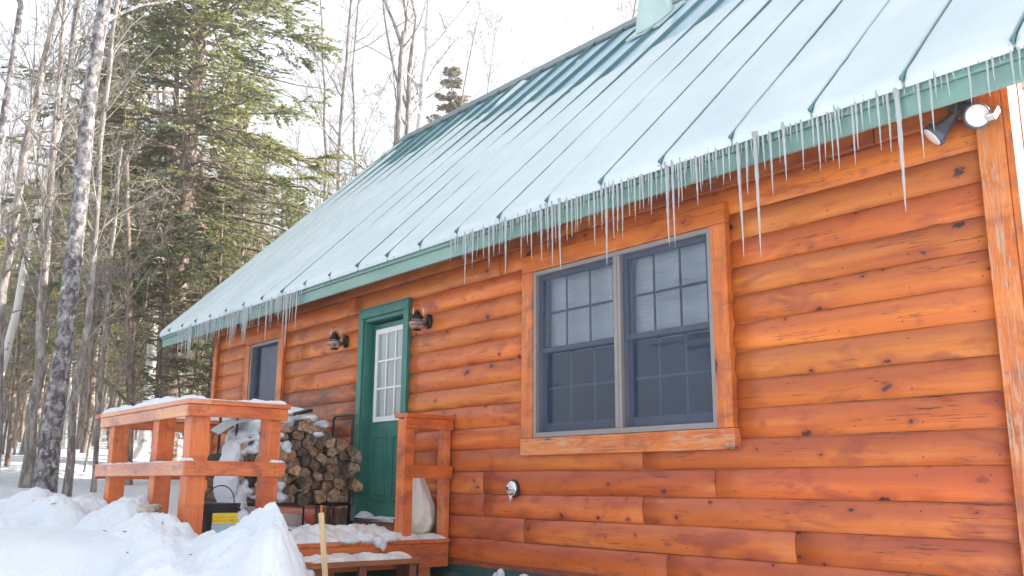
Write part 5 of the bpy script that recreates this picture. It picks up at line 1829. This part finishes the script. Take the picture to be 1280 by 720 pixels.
# forest behind: individuals copied from a few grown trees
tr = random.Random(23)
kinds = []
for i in range(5):
    H = (12, 14, 10, 15, 8)[i]
    lean = (.3, -.5, .6, .1, -.3)[i]
    kinds.append(bare_meshes(60 + i, [(0, 0, 0), (lean * .3, 0, H * .33), (lean * .5, .2, H * .66), (lean, .3, H)], (.075, .085, .06, .10, .04)[i], .015, limbs=26, lo=(.3, .4, .25, .45, .2)[i], twigs=(6, 5, 2), lf=.26, minr=.005))
tmats = [M['bark_grey'], M['bark_brown'], M['bark_grey'], M['bark_birch'], M['bark_grey'], M['bark_mottled']]
tlab = {'left': 'bare tree in the forest at the left of the photo', 'deck': 'bare tree in the forest behind the deck railing', 'roof': 'bare treetop showing above the roof edge'}
n = 0
for i in range(96):
    px = tr.uniform(-60, 330) if i < 72 else tr.uniform(330, 640)
    d = 20 + 42 * tr.random() ** .85
    if px > 330: d = tr.uniform(28, 45)
    k = tr.randrange(5)
    b = base_at(px, d)
    zone = 'left' if px < 128 else ('deck' if px < 270 else 'roof')
    s = tr.uniform(.75, 1.2) * (.72 if px > 330 else 1)
    place('bare_tree', kinds[k], (tr.choice(tmats), TW), b, tlab[zone], 'bare tree', 'forest trees of the background', rz=tr.uniform(0, 6.28), s=s, tilt=(tr.uniform(-.05, .05), tr.uniform(-.05, .05)))
for i in range(34):
    px = tr.uniform(-60, 400) if i < 28 else tr.uniform(400, 520)
    d = 24 + 36 * tr.random()
    if px > 400: d = tr.uniform(40, 60)
    k = tr.randrange(3)
    b = base_at(px, d)
    zone = 'left' if px < 128 else ('deck' if px < 270 else 'roof')
    s = tr.uniform(.6, 1.0)
    mt = tr.choice([M['needles_y'], M['needles_y'], M['needles_b'], M['needles']])
    place('fir_tree', (sm3, sm4, sm2)[k], (M['bark_brown'], mt), b, {'left': 'fir in the forest at the left of the photo', 'deck': 'fir in the forest behind the deck railing', 'roof': 'fir behind the cabin, mostly hidden by the roof'}[zone], 'conifer', 'forest firs of the background', rz=tr.uniform(0, 6.28), s=s)
for i in range(16):
    px = tr.uniform(-50, 215)
    d = tr.uniform(27, 46)
    place('fir_tree', (sm3, sm2, sm4)[i % 3], (M['bark_brown'], M['needles_y']), base_at(px, d), 'sunlit yellow-green fir standing far back among the thin trunks', 'conifer', 'sunlit firs far back in the forest', rz=i * 1.7, s=tr.uniform(.75, 1.1))
# undergrowth saplings, dead stems
sap = bare_meshes(90, [(0, 0, 0), (.1, 0, 1.2), (.15, .1, 2.6), (.3, .1, 4)], .022, .006, limbs=18, lo=.12, twigs=(4, 3, 0), lf=.3, up=.1, minr=.004)
for i in range(30):
    px = tr.uniform(-40, 290)
    d = 14.5 + 20 * tr.random()
    place('sapling', sap, (tr.choice([M['bark_grey'], M['bark_brown']]), TW), base_at(px, d), 'bare twiggy sapling in the snow of the forest %s' % ('at the left of the photo' if px < 128 else 'behind the deck'), 'sapling', 'saplings under the trees', rz=tr.uniform(0, 6.28), s=tr.uniform(.6, 1.5), tilt=(tr.uniform(-.12, .12), tr.uniform(-.12, .12)))

# far wood: one mass
rs = np.random.RandomState(5)
g = Geo()
N = 400
pxs = rs.uniform(-420, 700, N)
dd = rs.uniform(48, 100, N)
bb = np.array([at_dist(p, 603, d) for p, d in zip(pxs, dd)])
bb[:, 2] = ground_z(bb[:, 0], bb[:, 1]) - .2
Hh = rs.uniform(9, 17, N)
k = 5
P = np.repeat(bb[:, None], k, 1)
P[:, :, 2] += Hh[:, None] * np.linspace(0, 1, k)
P[:, :, 0] += rs.normal(size=(N, 1)) * .5 * np.linspace(0, 1, k) ** 1.3
g.tubes(P, rs.uniform(.07, .16, N)[:, None] * np.linspace(1, .2, k), 5)
C1, Q1 = grow(rs, P, np.full((N, k), .04), 20, .25, 1, .20, .9, .25, 5, .5)
g.tubes(C1, np.maximum(Q1, .012), 3)
C2, Q2 = grow(rs, C1, Q1, 3, .2, 1, .5, .9, .1, 4, .6)
g.tubes(C2, np.maximum(Q2, .008), 3)
me = g.mesh('far_wood')
tag(link('far_wood', me, None, M['bark_grey']), 'grey-brown mass of distant bare woods behind the cabin', 'woods', kind='stuff')
# needles scattered through the far wood
m = 42000
ti = rs.randint(0, N, m)
hz = rs.uniform(.05, .8, m)
C = bb[ti] + np.stack([rs.normal(size=m) * 1.3 * (1 - hz), rs.normal(size=m) * 1.3 * (1 - hz), hz * Hh[ti] * .85], 1)
sel = (np.sin(C[:, 0] * .35) + np.sin(C[:, 1] * .41 + 1)) > -.4
C = C[sel]
m = len(C)
A1 = unit(rs.normal(size=(m, 3)) * np.array([1, 1, .35])) * .28
A2 = unit(rs.normal(size=(m, 3)) * np.array([1, 1, .35])) * .10
V = np.stack([C, C + A1 * .5 + A2, C + A1, C + A1 * .5 - A2], 1).reshape(-1, 3)
me = np_mesh('far_foliage', V, np.arange(m * 4).reshape(m, 4))
tag(link('far_foliage', me, None, M['needles_y']), 'yellow-green foliage of distant firs scattered through the far woods', 'foliage', kind='stuff')
# trees on the near side of the clearing, behind the photographer (seen mirrored in the window glass)
for i in range(22):
    a = math.radians(tr.uniform(195, 345))
    d = tr.uniform(13, 24)
    x, y = -3 + d * math.cos(a), -6 + d * math.sin(a)
    z = float(ground_z(x, y)) - .1
    if i % 2: place('fir_tree', (sm2, sm3)[i % 4 == 1], (M['bark_brown'], M['needles']), Vector((x, y, z)), 'dark fir across the clearing, mirrored faintly in the window glass', 'conifer', 'trees across the clearing', rz=i, s=tr.uniform(.8, 1.2))
    else: place('birch_tree', kinds[i % 5], (M['bark_birch'], TW), Vector((x, y, z)), 'pale birch across the clearing, mirrored faintly in the window glass', 'birch tree', 'trees across the clearing', rz=i, s=tr.uniform(.9, 1.3))


# ================================================================== HAZE
t = bpy.data.materials.new('haze_air')
t.use_nodes = True
nn_ = t.node_tree.nodes
nn_.remove(nn_['Principled BSDF'])
pv = nn_.new('ShaderNodeVolumePrincipled')
pv.inputs['Color'].default_value = (.98, .98, 1, 1)
pv.inputs['Density'].default_value = .0016
pv.inputs['Anisotropy'].default_value = .3
t.node_tree.links.new(pv.outputs[0], nn_['Material Output'].inputs['Volume'])
tag(MB().box(-149, 89, -89, 149, -3.2, 30).build('haze', t), 'thin bright winter haze among the trees', 'haze', kind='stuff')

# ================================================================== SMALL MARKS
nr_ = random.Random(31)
mb = MB()
for row in range(-4, 10):
    x = WX0 + .3
    while x < WX1 - .2:
        x += .405 + nr_.uniform(-.01, .01)
        if any(a - .02 < x < b + .02 and row in rows for a, b, rows in openings.values()): continue
        if -9.05 < x < -6.8 and row < -3: continue
        if nr_.random() < .35: continue
        z = row * ROW + nr_.choice([.045, .05, .14])
        t_ = (z - row * ROW) / ROW
        y = -.021 * (1 - abs(2 * t_ - 1) ** 2.4) ** .62 + .003
        mb.lathe((x, y, z), (0, -1, 0), [(0, .0042), (.0025, .004), (.003, .001)], 6)
tag(mb.build('nail_heads', M['rust'], front_wall), kind='stuff')
for (x, y, z, ax) in [(-6.762, -2.40, z, 'x') for z in (.40, -.01, .02)] + [(-6.762, -1.76, z, 'x') for z in (.40, .44, -.03, .01)] + [(-6.762, -2.33, .43, 'x'), (-6.771, -.50, .40, 'x'), (-6.771, -.07, .40, 'x'), (-6.771, -.50, 0, 'x'), (-6.771, -.07, 0, 'x')]:
    MB().lathe((x, y, z), (1, 0, 0), [(-.001, .005), (.002, .0045), (.0025, .001)], 8).build('screw_head', M['black'], deck)
# bits of bark and dirt on the ploughed snow
def bank_z(x, y):
    k = np.argmin((BX - x) ** 2 + (BY - y) ** 2)
    return float(BZ.ravel()[k])
mb = MB()
for i in range(46):
    u, d = nr_.uniform(-60, 380), nr_.uniform(5.2, 7.4)
    x = CP[0] + d * (_F[0] / math.cos(_pit) + (u - 640) / FPX * .975 * _R2[0])
    y = CP[1] + d * (_F[1] / math.cos(_pit) + (u - 640) / FPX * .975 * _R2[1])
    z = bank_z(x, y)
    a, r = nr_.uniform(0, 6.28), nr_.uniform(.006, .022)
    mb.obox((x - r * math.cos(a), y - r * math.sin(a), z + .004), (x + r * math.cos(a), y + r * math.sin(a), z + nr_.uniform(.004, .014)), r * .5, .004)
tag(mb.build('bark_bits', M['bark_fw'], None), 'scattered bits of bark and twig on the ploughed snow', 'debris', kind='stuff')
x, y = at_dist(178, 655, 7.6)[:2]
z = bank_z(x, y)
o = blobs('dirty_snow', [((x, y, z), (.10, .12, .035)), ((x + .1, y - .03, z - .01), (.08, .08, .03)), ((x - .05, y + .08, z + .01), (.06, .08, .03))], simple('sandy_snow', (.50, .47, .40), .8, var=.25, scale=14), .014, .03, .05)
tag(o, 'sandy brownish clod in the ploughed snow below the middle railing post', 'snow', kind='stuff')
